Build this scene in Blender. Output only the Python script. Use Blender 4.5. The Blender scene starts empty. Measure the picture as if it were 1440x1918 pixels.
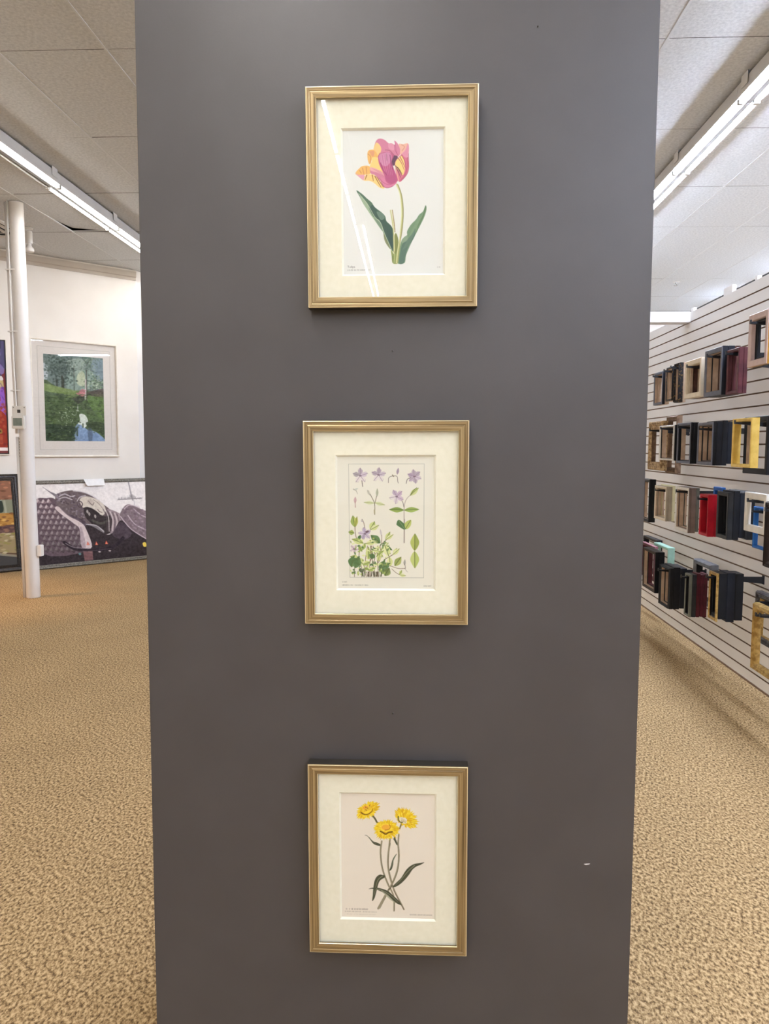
import bpy, bmesh, math, random
import numpy as np
from mathutils import Matrix, Vector
random.seed(7)
C = bpy.context.scene.collection
PI = math.pi

# ------------------------------------------------------------------ camera
FPX, PITCH, YAW, ROLL = 1460.0, 0.084677, 0.045560, 0.004067
HC = 1.43
CEIL = 3.60
_F = Vector((-math.sin(YAW)*math.cos(PITCH), math.cos(YAW)*math.cos(PITCH), -math.sin(PITCH)))
_R0 = Vector((math.cos(YAW), math.sin(YAW), 0))
_U0 = _R0.cross(_F)
_R = _R0*math.cos(ROLL)+_U0*math.sin(ROLL)
_U = _U0*math.cos(ROLL)-_R0*math.sin(ROLL)
cd = bpy.data.cameras.new('camera')
cam = bpy.data.objects.new('camera', cd)
C.objects.link(cam)
cam.matrix_world = Matrix(((_R.x, _U.x, -_F.x, 0), (_R.y, _U.y, -_F.y, 0), (_R.z, _U.z, -_F.z, HC), (0, 0, 0, 1)))
cd.sensor_fit = 'VERTICAL'
cd.sensor_height = 36.0
cd.lens = FPX/1918*36.0
cd.clip_start = 0.05
bpy.context.scene.camera = cam


def ray(x, y):
    return _F+_R*((x-720)/FPX)-_U*((y-959)/FPX)


def on_x(x, y, X):
    d = ray(x, y); return d*(X/d.x)+Vector((0, 0, HC))


def on_y(x, y, Y):
    d = ray(x, y); return d*(Y/d.y)+Vector((0, 0, HC))


# ------------------------------------------------------------------ materials
def lin(c):
    r = []
    for v in c[:3]:
        v = v/255.0
        r.append(v/12.92 if v <= .04045 else ((v+.055)/1.055)**2.4)
    return (r[0], r[1], r[2], 1.0)


def base_mat(name, col, rough=.5, metal=0.0, spec=.5):
    m = bpy.data.materials.new(name); m.use_nodes = True
    b = m.node_tree.nodes['Principled BSDF']
    b.inputs['Base Color'].default_value = lin(col)
    b.inputs['Roughness'].default_value = rough
    b.inputs['Metallic'].default_value = metal
    b.inputs['Specular IOR Level'].default_value = spec
    return m, m.node_tree, b


def noisy(name, c1, c2, scale=20, rough=.5, metal=0., spec=.5, bump=0., bscale=None, stretch=None, uv=False, detail=4, lo=.35, hi=.65, bdist=.002):
    m, t, b = base_mat(name, c1, rough, metal, spec)
    N, L = t.nodes, t.links
    tc = N.new('ShaderNodeTexCoord'); mp = N.new('ShaderNodeMapping')
    L.new(tc.outputs['UV' if uv else 'Object'], mp.inputs['Vector'])
    if stretch: mp.inputs['Scale'].default_value = stretch
    n = N.new('ShaderNodeTexNoise'); n.inputs['Scale'].default_value = scale; n.inputs['Detail'].default_value = detail
    L.new(mp.outputs[0], n.inputs['Vector'])
    r = N.new('ShaderNodeValToRGB')
    r.color_ramp.elements[0].position = lo; r.color_ramp.elements[0].color = lin(c1)
    r.color_ramp.elements[1].position = hi; r.color_ramp.elements[1].color = lin(c2)
    L.new(n.outputs['Fac'], r.inputs['Fac']); L.new(r.outputs[0], b.inputs['Base Color'])
    if bump:
        n2 = N.new('ShaderNodeTexNoise'); n2.inputs['Scale'].default_value = bscale or scale; n2.inputs['Detail'].default_value = 3
        L.new(mp.outputs[0], n2.inputs['Vector'])
        bp = N.new('ShaderNodeBump'); bp.inputs['Strength'].default_value = bump; bp.inputs['Distance'].default_value = bdist
        L.new(n2.outputs['Fac'], bp.inputs['Height']); L.new(bp.outputs[0], b.inputs['Normal'])
    return m


def glass_mat():
    m = bpy.data.materials.new('picture glass'); m.use_nodes = True
    t = m.node_tree; N, L = t.nodes, t.links
    for n in list(N): N.remove(n)
    o = N.new('ShaderNodeOutputMaterial'); mx = N.new('ShaderNodeMixShader')
    tr = N.new('ShaderNodeBsdfTransparent'); gl = N.new('ShaderNodeBsdfGlossy'); gl.inputs['Roughness'].default_value = .0
    tr.inputs[0].default_value = (.97, .98, .97, 1)
    fr = N.new('ShaderNodeFresnel'); fr.inputs['IOR'].default_value = 1.5
    ge = N.new('ShaderNodeNewGeometry'); sb = N.new('ShaderNodeMath'); sb.operation = 'SUBTRACT'; sb.inputs[0].default_value = 1.0
    mu = N.new('ShaderNodeMath'); mu.operation = 'MULTIPLY'
    L.new(ge.outputs['Backfacing'], sb.inputs[1]); L.new(fr.outputs[0], mu.inputs[0]); L.new(sb.outputs[0], mu.inputs[1])
    L.new(mu.outputs[0], mx.inputs[0]); L.new(tr.outputs[0], mx.inputs[1]); L.new(gl.outputs[0], mx.inputs[2]); L.new(mx.outputs[0], o.inputs[0])
    return m


def emit_mat(name, col, s):
    m = bpy.data.materials.new(name); m.use_nodes = True
    t = m.node_tree; N, L = t.nodes, t.links
    for n in list(N): N.remove(n)
    o = N.new('ShaderNodeOutputMaterial'); e = N.new('ShaderNodeEmission')
    e.inputs[0].default_value = lin(col); e.inputs[1].default_value = s
    L.new(e.outputs[0], o.inputs[0]); return m


def paint_mat(name, rough=.6):
    m, t, b = base_mat(name, (255, 255, 255), rough, 0, .15)
    a = t.nodes.new('ShaderNodeVertexColor'); a.layer_name = 'paint'
    t.links.new(a.outputs[0], b.inputs['Base Color'])
    return m


M = {}
M['pillar'] = noisy('dark grey wall paint', (65, 62, 62), (69, 66, 66), 6, .42, 0, .5, .05, 260)
M['white_wall'] = noisy('warm white wall paint', (226, 220, 211), (232, 227, 219), 2, .6, 0, .3, .04, 180)
M['crown'] = noisy('beige crown paint', (190, 181, 170), (198, 190, 180), 3, .6)
M['ceiling'] = noisy('mineral fibre ceiling tile', (196, 201, 206), (222, 226, 230), 55, .9, 0, .1, .5, 160, None, False, 6, .3, .7, .003)
M['tbar'] = noisy('painted tee bar', (204, 208, 212), (214, 218, 222), 3, .5)
M['slat'] = noisy('white slatwall laminate', (242, 241, 240), (246, 245, 244), 3, .35, 0, .5)
M['groove'] = noisy('brown slat groove', (118, 96, 78), (134, 110, 90), 8, .7)
M['white_paint'] = noisy('white enamel', (226, 223, 219), (232, 229, 226), 4, .35)
M['white_metal'] = noisy('white lamp housing', (214, 213, 211), (222, 221, 219), 5, .4)
M['reflector'] = noisy('grey enamel reflector', (150, 152, 154), (158, 160, 162), 5, .3, .3)
M['plastic'] = noisy('ivory plastic', (220, 216, 208), (226, 222, 214), 6, .4)
M['screen'] = noisy('grey lcd', (112, 122, 112), (122, 131, 121), 30, .25)
M['dark'] = noisy('dark void', (28, 27, 27), (36, 35, 34), 8, .8)
M['black_metal'] = noisy('black hook metal', (24, 26, 32), (32, 34, 40), 12, .4, .3)
M['wood_in'] = noisy('raw wood rabbet', (204, 182, 158), (184, 160, 136), 30, .6, 0, .3, 0, None, (1, 1, .15))
M['mat'] = noisy('cream mat board', (234, 228, 209), (239, 233, 216), 90, .8, 0, .2, .05, 400)
M['bevel'] = noisy('white mat core', (242, 238, 224), (246, 242, 230), 60, .8, 0, .2)
M['glass'] = glass_mat()
M['tube'] = emit_mat('lit fluorescent tube', (255, 249, 241), 40)
M['tube_mid'] = emit_mat('lit fluorescent tube, middle row', (255, 251, 247), 100)
M['tube_fill'] = emit_mat('lit daylight tube, far aisle', (216, 230, 255), 260)
M['tube_cool'] = emit_mat('lit daylight tube', (222, 233, 255), 165)
M['tube_dead'] = noisy('unlit tube', (218, 220, 220), (224, 226, 226), 6, .25)
M['nail'] = noisy('steel nail', (70, 68, 66), (96, 92, 90), 60, .4, .6)
M['paper'] = noisy('white paper', (232, 232, 232), (240, 240, 240), 20, .7)


def gold_mat():
    m, t, b = base_mat('brushed champagne gold wood', (190, 160, 112), .34, .5, .5)
    N, L = t.nodes, t.links
    tc = N.new('ShaderNodeTexCoord'); mp = N.new('ShaderNodeMapping'); mp.inputs['Scale'].default_value = (3.0, 260, 1)
    L.new(tc.outputs['UV'], mp.inputs['Vector'])
    n = N.new('ShaderNodeTexNoise'); n.inputs['Scale'].default_value = 1.0; n.inputs['Detail'].default_value = 5; n.inputs['Distortion'].default_value = .35
    L.new(mp.outputs[0], n.inputs['Vector'])
    r = N.new('ShaderNodeValToRGB'); e = r.color_ramp.elements
    e[0].position = .3; e[0].color = lin((104, 86, 56)); e[1].position = .7; e[1].color = lin((178, 157, 116))
    e2 = e.new(.5); e2.color = lin((142, 121, 84))
    L.new(n.outputs['Fac'], r.inputs['Fac']); L.new(r.outputs[0], b.inputs['Base Color'])
    bp = N.new('ShaderNodeBump'); bp.inputs['Strength'].default_value = .25; bp.inputs['Distance'].default_value = .0008
    L.new(n.outputs['Fac'], bp.inputs['Height']); L.new(bp.outputs[0], b.inputs['Normal'])
    return m


M['gold_frame'] = gold_mat()
M['frame_side'] = noisy('black frame side', (34, 30, 24), (44, 38, 30), 20, .5)
M['frame_lip'] = noisy('bright gold lip', (236, 222, 182), (226, 210, 168), 20, .3, .4)


def carpet_mat():
    m, t, b = base_mat('tan loop carpet', (190, 155, 108), .95, 0, .1)
    N, L = t.nodes, t.links
    tc = N.new('ShaderNodeTexCoord')
    mp = N.new('ShaderNodeMapping'); mp.inputs['Scale'].default_value = (1, .62, 1); mp.inputs['Rotation'].default_value = (0, 0, .5)
    L.new(tc.outputs['Object'], mp.inputs['Vector'])
    n = N.new('ShaderNodeTexNoise'); n.inputs['Scale'].default_value = 112; n.inputs['Detail'].default_value = 3; n.inputs['Roughness'].default_value = .65
    L.new(mp.outputs[0], n.inputs['Vector'])
    r = N.new('ShaderNodeValToRGB'); e = r.color_ramp.elements
    e[0].position = .36; e[0].color = lin((92, 73, 50)); e[1].position = .62; e[1].color = lin((203, 175, 134))
    e2 = e.new(.48); e2.color = lin((156, 129, 91))
    L.new(n.outputs['Fac'], r.inputs['Fac'])
    n3 = N.new('ShaderNodeTexNoise'); n3.inputs['Scale'].default_value = 2.2; n3.inputs['Detail'].default_value = 3
    L.new(tc.outputs['Object'], n3.inputs['Vector'])
    mx = N.new('ShaderNodeMix'); mx.data_type = 'RGBA'; mx.blend_type = 'MULTIPLY'; mx.inputs[0].default_value = .35
    r3 = N.new('ShaderNodeValToRGB'); r3.color_ramp.elements[0].color = (.75, .74, .72, 1); r3.color_ramp.elements[1].color = (1, 1, 1, 1)
    r3.color_ramp.elements[0].position = .35; r3.color_ramp.elements[1].position = .65
    L.new(n3.outputs['Fac'], r3.inputs['Fac'])
    L.new(r.outputs[0], mx.inputs[6]); L.new(r3.outputs[0], mx.inputs[7]); L.new(mx.outputs[2], b.inputs['Base Color'])
    bp = N.new('ShaderNodeBump'); bp.inputs['Strength'].default_value = .55; bp.inputs['Distance'].default_value = .006
    L.new(n.outputs['Fac'], bp.inputs['Height']); L.new(bp.outputs[0], b.inputs['Normal'])
    return m


M['carpet'] = carpet_mat()


# ------------------------------------------------------------------ mesh helpers
class MB:
    def __init__(self): self.v = []; self.f = []; self.mi = []; self.uv = []; self.smooth = []

    def quad(self, pts, mi=0, uv=None, smooth=False):
        i = len(self.v); self.v += [tuple(p) for p in pts]; self.f.append(tuple(range(i, i+len(pts)))); self.mi.append(mi)
        self.uv.append(uv or [(0, 0)]*len(pts)); self.smooth.append(smooth)

    def box(self, a, b, mi=0, bev=0.0):
        x0, y0, z0 = a; x1, y1, z1 = b
        if bev <= 0:
            P = [(x0, y0, z0), (x1, y0, z0), (x1, y1, z0), (x0, y1, z0), (x0, y0, z1), (x1, y0, z1), (x1, y1, z1), (x0, y1, z1)]
            for q in ((0, 3, 2, 1), (4, 5, 6, 7), (0, 1, 5, 4), (1, 2, 6, 5), (2, 3, 7, 6), (3, 0, 4, 7)):
                self.quad([P[k] for k in q], mi)
            return
        bm = bmesh.new()
        r = bmesh.ops.create_cube(bm, size=1.0)
        for v in bm.verts:
            v.co = Vector(((x0+x1)/2+v.co.x*(x1-x0), (y0+y1)/2+v.co.y*(y1-y0), (z0+z1)/2+v.co.z*(z1-z0)))
        bmesh.ops.bevel(bm, geom=bm.edges[:], offset=bev, segments=2, affect='EDGES')
        for f in bm.faces: self.quad([v.co.copy() for v in f.verts], mi)
        bm.free()

    def tube(self, pts, r, n=12, mi=0, caps=True, r_list=None):
        pts = [Vector(p) for p in pts]; rings = []
        for i, p in enumerate(pts):
            d = (pts[min(i+1, len(pts)-1)]-pts[max(i-1, 0)]).normalized()
            a = d.cross(Vector((0, 0, 1)))
            if a.length < .05: a = d.cross(Vector((0, 1, 0)))
            a.normalize(); b = d.cross(a)
            rr = r_list[i] if r_list else r
            rings.append([p+a*rr*math.cos(2*PI*k/n)+b*rr*math.sin(2*PI*k/n) for k in range(n)])
        for i in range(len(rings)-1):
            for k in range(n):
                self.quad([rings[i][k], rings[i+1][k], rings[i+1][(k+1) % n], rings[i][(k+1) % n]], mi, None, True)
        if caps: self.quad(rings[0], mi); self.quad(rings[-1][::-1], mi)

    def lathe(self, prof, n=24, c=(0, 0, 0), mi=0):
        for i in range(len(prof)-1):
            (r0, z0), (r1, z1) = prof[i], prof[i+1]
            for k in range(n):
                a0, a1 = 2*PI*k/n, 2*PI*(k+1)/n
                pts = [(c[0]+r0*math.cos(a0), c[1]+r0*math.sin(a0), c[2]+z0), (c[0]+r0*math.cos(a1), c[1]+r0*math.sin(a1), c[2]+z0),
                       (c[0]+r1*math.cos(a1), c[1]+r1*math.sin(a1), c[2]+z1), (c[0]+r1*math.cos(a0), c[1]+r1*math.sin(a0), c[2]+z1)]
                self.quad(pts, mi, None, True)

    def build(self, name, mats, parent=None):
        me = bpy.data.meshes.new(name); me.from_pydata(self.v, [], self.f)
        if not isinstance(mats, (list, tuple)): mats = [mats]
        for m in mats: me.materials.append(m)
        me.polygons.foreach_set('material_index', self.mi)
        me.polygons.foreach_set('use_smooth', self.smooth)
        uvl = me.uv_layers.new(name='UVMap')
        flat = [c for f in self.uv for p in f for c in p]
        uvl.data.foreach_set('uv', flat)
        bm = bmesh.new(); bm.from_mesh(me)
        bmesh.ops.remove_doubles(bm, verts=bm.verts, dist=1e-6)
        bmesh.ops.recalc_face_normals(bm, faces=bm.faces)
        bm.to_mesh(me); bm.free(); me.update()
        o = bpy.data.objects.new(name, me); C.objects.link(o)
        if parent: o.parent = parent
        return o


def tag(o, label=None, cat=None, group=None, kind=None):
    if label: o['label'] = label
    if cat: o['category'] = cat
    if group: o['group'] = group
    if kind: o['kind'] = kind
    return o


def thing(name, label, cat, loc=(0, 0, 0), rot=(0, 0, 0), group=None):
    o = bpy.data.objects.new(name, None); C.objects.link(o); o.empty_display_size = .1
    o.location = loc; o.rotation_euler = rot
    return tag(o, label, cat, group)


def struct(o, label=None): o['kind'] = 'structure'; return tag(o, label)


def frame_mesh(mb, w, h, prof, seg_mi, ox=0., oz=0., oy=0.):
    """mitred picture frame: prof = [(inset, forward)], swept round a w x h rectangle; front looks along -Y"""
    n = len(prof)
    for i in range(n-1 if seg_mi[-1] is None else n):
        a = prof[i]; b = prof[(i+1) % n]
        if seg_mi[i] is None: continue
        def loop(p):
            x, z = w/2-p[0], h/2-p[0]
            return [(ox-x, oy-p[1], oz-z), (ox+x, oy-p[1], oz-z), (ox+x, oy-p[1], oz+z), (ox-x, oy-p[1], oz+z)]
        A, B = loop(a), loop(b)
        for k in range(4):
            k2 = (k+1) % 4
            L_ = (w if k % 2 == 0 else h)/2; off = k*3.7
            ua, ub = L_-a[0], L_-b[0]
            uv = [(off-ua, a[0]+k), (off+ua, a[0]+k), (off+ub, b[0]+k), (off-ub, b[0]+k)]
            mb.quad([A[k], A[k2], B[k2], B[k]], seg_mi[i], uv)
# ------------------------------------------------------------------ painting canvas (pigment only, drawn in a dense vertex grid)
class Canvas:
    def __init__(self, x0, y0, x1, y1, bg, s=2.0):
        self.x0, self.y0, self.s = x0, y0, s
        self.W, self.H = int((x1-x0)*s)+1, int((y1-y0)*s)+1
        self.a = np.zeros((self.H, self.W, 3)); self.a[:] = np.array(bg, float)
        self.o = (0, 0, 1.0)
        self.rng = np.random.default_rng(3)

    def frame(self, ox, oy, sc): self.o = (ox, oy, sc)

    def T(self, pts):
        ox, oy, sc = self.o
        return [((ox+p[0]/sc-self.x0)*self.s, (oy+p[1]/sc-self.y0)*self.s) for p in pts]

    def _blend(self, sl, m, col):
        m = m[..., None]; self.a[sl] = self.a[sl]*(1-m)+np.array(col, float)*m

    def poly(self, pts, col, al=1.0, smooth=True, raw=False):
        P = pts if raw else self.T(pts)
        if smooth and len(P) > 3:
            Q = []; n = len(P)
            for i in range(n):
                p0, p1, p2, p3 = P[i-1], P[i], P[(i+1) % n], P[(i+2) % n]
                for t in (0, .25, .5, .75):
                    Q.append(tuple(.5*((2*p1[k])+(-p0[k]+p2[k])*t+(2*p0[k]-5*p1[k]+4*p2[k]-p3[k])*t*t+(-p0[k]+3*p1[k]-3*p2[k]+p3[k])*t**3) for k in (0, 1)))
            P = Q
        P = np.array(P)
        xa, ya = np.floor(P.min(0)).astype(int)-1; xb, yb = np.ceil(P.max(0)).astype(int)+2
        xa, ya = max(xa, 0), max(ya, 0); xb, yb = min(xb, self.W), min(yb, self.H)
        if xb <= xa or yb <= ya: return
        acc = np.zeros((yb-ya, xb-xa)); SS = 3
        for sx in range(SS):
            for sy in range(SS):
                X = np.arange(xa, xb)[None, :]+(sx+.5)/SS-.5; Y = np.arange(ya, yb)[:, None]+(sy+.5)/SS-.5
                ins = np.zeros(acc.shape, bool)
                for i in range(len(P)):
                    (ax, ay), (bx, by) = P[i-1], P[i]
                    if ay == by: continue
                    c = ((ay > Y) != (by > Y)) & (X < (bx-ax)*(Y-ay)/(by-ay)+ax)
                    ins ^= c
                acc += ins
        self._blend((slice(ya, yb), slice(xa, xb)), acc/(SS*SS)*al, col)

    def stroke(self, pts, w, col, al=1.0, w2=None, soft=.6):
        P = np.array(self.T(pts)); k = self.s/self.o[2]
        n = len(P)
        if n > 2:
            Q = []
            for i in range(n-1):
                p0, p1, p2, p3 = P[max(i-1, 0)], P[i], P[i+1], P[min(i+2, n-1)]
                for t in (0, .25, .5, .75): Q.append(.5*((2*p1)+(-p0+p2)*t+(2*p0-5*p1+4*p2-p3)*t*t+(-p0+3*p1-3*p2+p3)*t**3))
            Q.append(P[-1]); P = np.array(Q); n = len(P)
        wa = w*k/2; wb = (w if w2 is None else w2)*k/2
        pad = max(wa, wb)+2
        xa, ya = np.floor(P.min(0)-pad).astype(int); xb, yb = np.ceil(P.max(0)+pad).astype(int)
        xa, ya = max(xa, 0), max(ya, 0); xb, yb = min(xb, self.W), min(yb, self.H)
        if xb <= xa or yb <= ya: return
        X, Y = np.meshgrid(np.arange(xa, xb), np.arange(ya, yb)); m = np.zeros(X.shape)
        for i in range(n-1):
            a, b = P[i], P[i+1]; d = b-a; L2 = max(d@d, 1e-9)
            t = np.clip(((X-a[0])*d[0]+(Y-a[1])*d[1])/L2, 0, 1)
            D = np.hypot(X-a[0]-t*d[0], Y-a[1]-t*d[1]); ww = wa+(wb-wa)*((i+t)/(n-1))
            m = np.maximum(m, np.clip((ww+.5-D)/max(soft, .3), 0, 1)*np.clip(ww*2, 0, 1))
        self._blend((slice(ya, yb), slice(xa, xb)), m*al, col)

    def leaf(self, x, y, ang, L, w, col, rib=None, tip=.5, half=None):
        """pointed leaf from its base (x, y), ang in degrees (0 = right, 90 = up)"""
        a = math.radians(ang); c, s = math.cos(a), -math.sin(a)
        def pt(t, v): return (x+c*t*L-s*v*w, y+s*t*L+c*v*w)
        up = [pt(0, 0), pt(.2, .33), pt(tip, .5), pt(.8, .28), pt(1, 0)]
        dn = [pt(.8, -.28), pt(tip, -.5), pt(.2, -.33)]
        self.poly(up+dn, col)
        if half: self.poly(up+[pt(.5, 0)], half, .8)
        if rib: self.stroke([pt(0, 0), pt(1, 0)], max(w*.08, 1.5), rib, .8)

    def noise(self, amp, cell, seed=0, mask=None):
        r = np.random.default_rng(seed); gh, gw = max(2, int(self.H/(cell*self.s))+2), max(2, int(self.W/(cell*self.s))+2)
        g = r.normal(size=(gh, gw, 1))
        yi = np.linspace(0, gh-1.001, self.H); xi = np.linspace(0, gw-1.001, self.W)
        y0 = yi.astype(int); x0 = xi.astype(int); fy = (yi-y0)[:, None, None]; fx = (xi-x0)[None, :, None]
        v = (g[y0][:, x0]*(1-fy)*(1-fx)+g[y0+1][:, x0]*fy*(1-fx)+g[y0][:, x0+1]*(1-fy)*fx+g[y0+1][:, x0+1]*fy*fx)
        self.a = self.a+v*amp*(1 if mask is None else mask[..., None])

    def blur(self, k):
        for _ in range(k):
            p = np.pad(self.a, ((1, 1), (1, 1), (0, 0)), 'edge')
            self.a = (p[1:-1, 1:-1]*4+p[:-2, 1:-1]+p[2:, 1:-1]+p[1:-1, :-2]+p[1:-1, 2:])/8

    def marks(self, x0, x1, y, h, col, al=.5, seed=1):
        """a line of tiny print too small to read"""
        r = random.Random(seed); x = x0; k = self.o; self.o = (0, 0, 1)
        while x < x1:
            w = r.uniform(.7, 1.5)
            if r.random() > .14: self.stroke([(x, y-h/2*r.uniform(.5, 1)), (x+r.uniform(-.3, .3), y+h/2)], .6, col, al*r.uniform(.5, 1))
            x += w
        self.o = k

    def sheet(self, name, w, h, mat, parent, y=0., thick=.0006, wrap=0.0):
        H, W = self.H, self.W
        xs = np.linspace(-w/2, w/2, W); zs = np.linspace(h/2, -h/2, H)
        X, Z = np.meshgrid(xs, zs); V = np.stack([X, np.full_like(X, y), Z], -1).reshape(-1, 3)
        idx = np.arange(H*W).reshape(H, W)
        q = np.stack([idx[:-1, :-1], idx[1:, :-1], idx[1:, 1:], idx[:-1, 1:]], -1).reshape(-1, 4)
        # a back and four edges close the sheet
        e = np.array([[-w/2, y+thick, h/2], [w/2, y+thick, h/2], [w/2, y+thick, -h/2], [-w/2, y+thick, -h/2]])
        b = H*W; V = np.vstack([V, e]); TL, TR, BR, BL = idx[0, 0], idx[0, -1], idx[-1, -1], idx[-1, 0]
        ex = [[b, b+1, b+2, b+3], [TL, TR, b+1, b], [TR, BR, b+2, b+1], [BR, BL, b+3, b+2], [BL, TL, b, b+3]]
        q = np.vstack([q, np.array(ex)])
        me = bpy.data.meshes.new(name); me.vertices.add(len(V)); me.vertices.foreach_set('co', V.astype(np.float32).ravel())
        me.loops.add(len(q)*4); me.loops.foreach_set('vertex_index', q.astype(np.int32).ravel())
        me.polygons.add(len(q)); me.polygons.foreach_set('loop_start', np.arange(0, len(q)*4, 4, dtype=np.int32))
        me.update(calc_edges=True); me.validate()
        c = np.clip(self.a, 0, 255)/255.0; c = np.where(c <= .04045, c/12.92, ((c+.055)/1.055)**2.4)
        col = np.ones((len(V), 4), np.float32); col[:H*W, :3] = c.reshape(-1, 3); col[H*W:, :3] = .5
        at = me.color_attributes.new('paint', 'FLOAT_COLOR', 'POINT'); at.data.foreach_set('color', col.ravel())
        me.materials.append(mat)
        o = bpy.data.objects.new(name, me); C.objects.link(o)
        if parent: o.parent = parent
        return o


M['print'] = paint_mat('printed paper', .7)
M['canvas'] = paint_mat('painted canvas', .7)


def draw_tulip():
    c = Canvas(638, 234, 834, 514, (228, 227, 224))
    c.frame(655, 340, 9.6)
    G1, G2, G3, GL = (92, 118, 100), (70, 92, 86), (120, 146, 118), (176, 190, 160)
    # left leaf
    c.poly([(110, 90), (215, 160), (310, 250), (390, 320), (440, 400), (560, 495), (630, 570), (655, 660), (740, 750), (780, 860), (790, 1050), (790, 1220), (735, 1180), (640, 1000), (590, 860), (440, 640), (330, 480), (230, 330), (165, 200)], G1)
    c.poly([(400, 360), (500, 470), (600, 560), (650, 670), (745, 760), (780, 880), (785, 1200), (700, 1050), (600, 830), (540, 680), (440, 560), (350, 440)], G2, .8)
    c.poly([(480, 480), (590, 530), (620, 600), (560, 640), (500, 560)], (128, 150, 138), .7)
    c.poly([(170, 190), (300, 330), (350, 450), (420, 580), (520, 640), (580, 760), (600, 860), (560, 820), (440, 650), (330, 490), (230, 330)], GL, .8)
    c.poly([(430, 600), (520, 650), (575, 770), (580, 840), (500, 730)], (120, 142, 124), .8)
    c.poly([(600, 880), (650, 980), (730, 1170), (690, 1140), (620, 1020)], (124, 130, 96), .9)
    c.stroke([(150, 150), (300, 330), (440, 580), (540, 680), (610, 870), (740, 1180)], 10, (196, 204, 178), .8)
    for k in range(7): c.stroke([(640+k*18, 760+k*20), (680+k*14, 950+k*10), (745+k*4, 1150)], 4, (52, 68, 84), .35)
    # right leaf
    c.poly([(1365, 380), (1382, 450), (1340, 600), (1240, 800), (1150, 980), (1070, 1130), (1010, 1290), (980, 1435), (850, 1435), (880, 1250), (905, 1100), (930, 1020), (985, 950), (1030, 920), (1030, 850), (1100, 730), (1190, 640), (1250, 550), (1320, 490)], G3)
    c.poly([(1030, 1000), (1120, 900), (1180, 800), (1160, 960), (1050, 1140), (1000, 1290), (970, 1430), (880, 1430), (920, 1150), (960, 1060)], (88, 112, 106), .75)
    c.poly([(1365, 390), (1375, 480), (1300, 640), (1210, 800), (1260, 640), (1330, 520)], (104, 128, 96), .8)
    c.poly([(935, 1000), (1030, 925), (1035, 1010), (960, 1060), (930, 1060)], (140, 160, 136), .9)
    for k in range(6): c.stroke([(1340-k*28, 520+k*30), (1230-k*26, 720+k*32), (1060-k*22, 1120+k*14)], 4, (150, 172, 140), .45)
    c.stroke([(1360, 400), (1300, 640), (1150, 960), (1000, 1300)], 5, (66, 92, 72), .5)
    # sheath, short stem, main stem
    c.poly([(820, 880), (860, 960), (872, 1080), (850, 1240), (800, 1280), (790, 1000)], (132, 138, 88))
    c.poly([(735, 1190), (800, 1275), (860, 1180), (900, 1090), (880, 1300), (855, 1435), (765, 1435), (745, 1300)], (146, 156, 100))
    c.stroke([(740, 1195), (800, 1275), (785, 1430)], 8, (200, 206, 150), .8)
    c.stroke([(765, 1300), (775, 1430)], 8, (88, 104, 78), .8)
    c.stroke([(728, 465), (765, 700), (785, 900), (790, 1230)], 20, (198, 196, 146)); c.stroke([(760, 462), (795, 700), (808, 860)], 14, (150, 128, 84), .9)
    c.stroke([(752, 470), (786, 760), (800, 1210)], 7, (224, 222, 176), .9)
    c.stroke([(846, 0), (905, 140), (940, 330), (948, 560), (928, 800), (900, 1000), (870, 1200), (842, 1435)], 36, (176, 174, 120), 1, 30)
    c.stroke([(838, 0), (895, 150), (922, 340), (930, 560), (910, 800), (888, 1000), (855, 1220), (832, 1432)], 14, (222, 222, 176), .9)
    c.stroke([(868, 0), (925, 160), (955, 340), (962, 560), (944, 800), (915, 980)], 8, (128, 122, 76), .8)
    # flower head
    c.frame(655, 240, 9.6)
    P1, P2, P3, Y1, Y2, PE = (206, 132, 158), (188, 100, 136), (222, 160, 182), (240, 208, 136), (232, 182, 112), (226, 178, 160)
    D = (120, 74, 92)
    c.poly([(430, 300), (470, 170), (530, 125), (620, 145), (690, 205), (740, 240), (720, 340), (620, 420), (500, 465), (420, 440)], P1)
    c.poly([(428, 300), (475, 195), (540, 240), (565, 330), (510, 440), (430, 420)], Y1, .9)
    c.poly([(320, 360), (370, 322), (440, 330), (490, 400), (500, 460), (410, 470), (375, 560), (345, 575), (318, 480)], Y2)
    c.poly([(350, 350), (430, 340), (440, 400), (410, 450), (370, 400)], (216, 150, 130), .7)
    c.stroke([(322, 395), (375, 450), (362, 560)], 10, (184, 120, 96), .6)
    c.poly([(650, 250), (740, 208), (810, 240), (805, 165), (860, 215), (900, 300), (915, 370), (875, 450), (780, 450), (690, 345)], P1)
    c.poly([(690, 225), (760, 215), (800, 260), (790, 340), (710, 310)], P3, .7)
    c.stroke([(810, 170), (830, 300), (850, 400)], 8, P2, .8); c.stroke([(810, 240), (815, 330), (860, 420)], 7, (150, 70, 104), .6)
    c.stroke([(640, 330), (720, 345), (800, 430)], 14, (150, 80, 104), .6)
    c.poly([(770, 450), (850, 440), (860, 500), (820, 600), (760, 600)], (104, 74, 96))
    c.poly([(880, 225), (960, 232), (1040, 215), (1060, 280), (1000, 340), (910, 420), (905, 320)], PE)
    c.stroke([(930, 240), (985, 280), (940, 350)], 12, (190, 130, 110), .6)
    c.poly([(1045, 222), (1065, 300), (1060, 400), (1055, 520), (1066, 640), (1040, 760), (960, 860), (900, 910), (850, 850), (815, 660), (820, 540), (900, 440), (1000, 340)], (208, 118, 142))
    c.poly([(1045, 230), (1062, 330), (1052, 460), (1000, 470), (940, 400), (1000, 330)], P3, .7)
    c.poly([(826, 540), (885, 470), (950, 440), (985, 560), (990, 690), (950, 790), (880, 700), (820, 620)], Y1)
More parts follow.
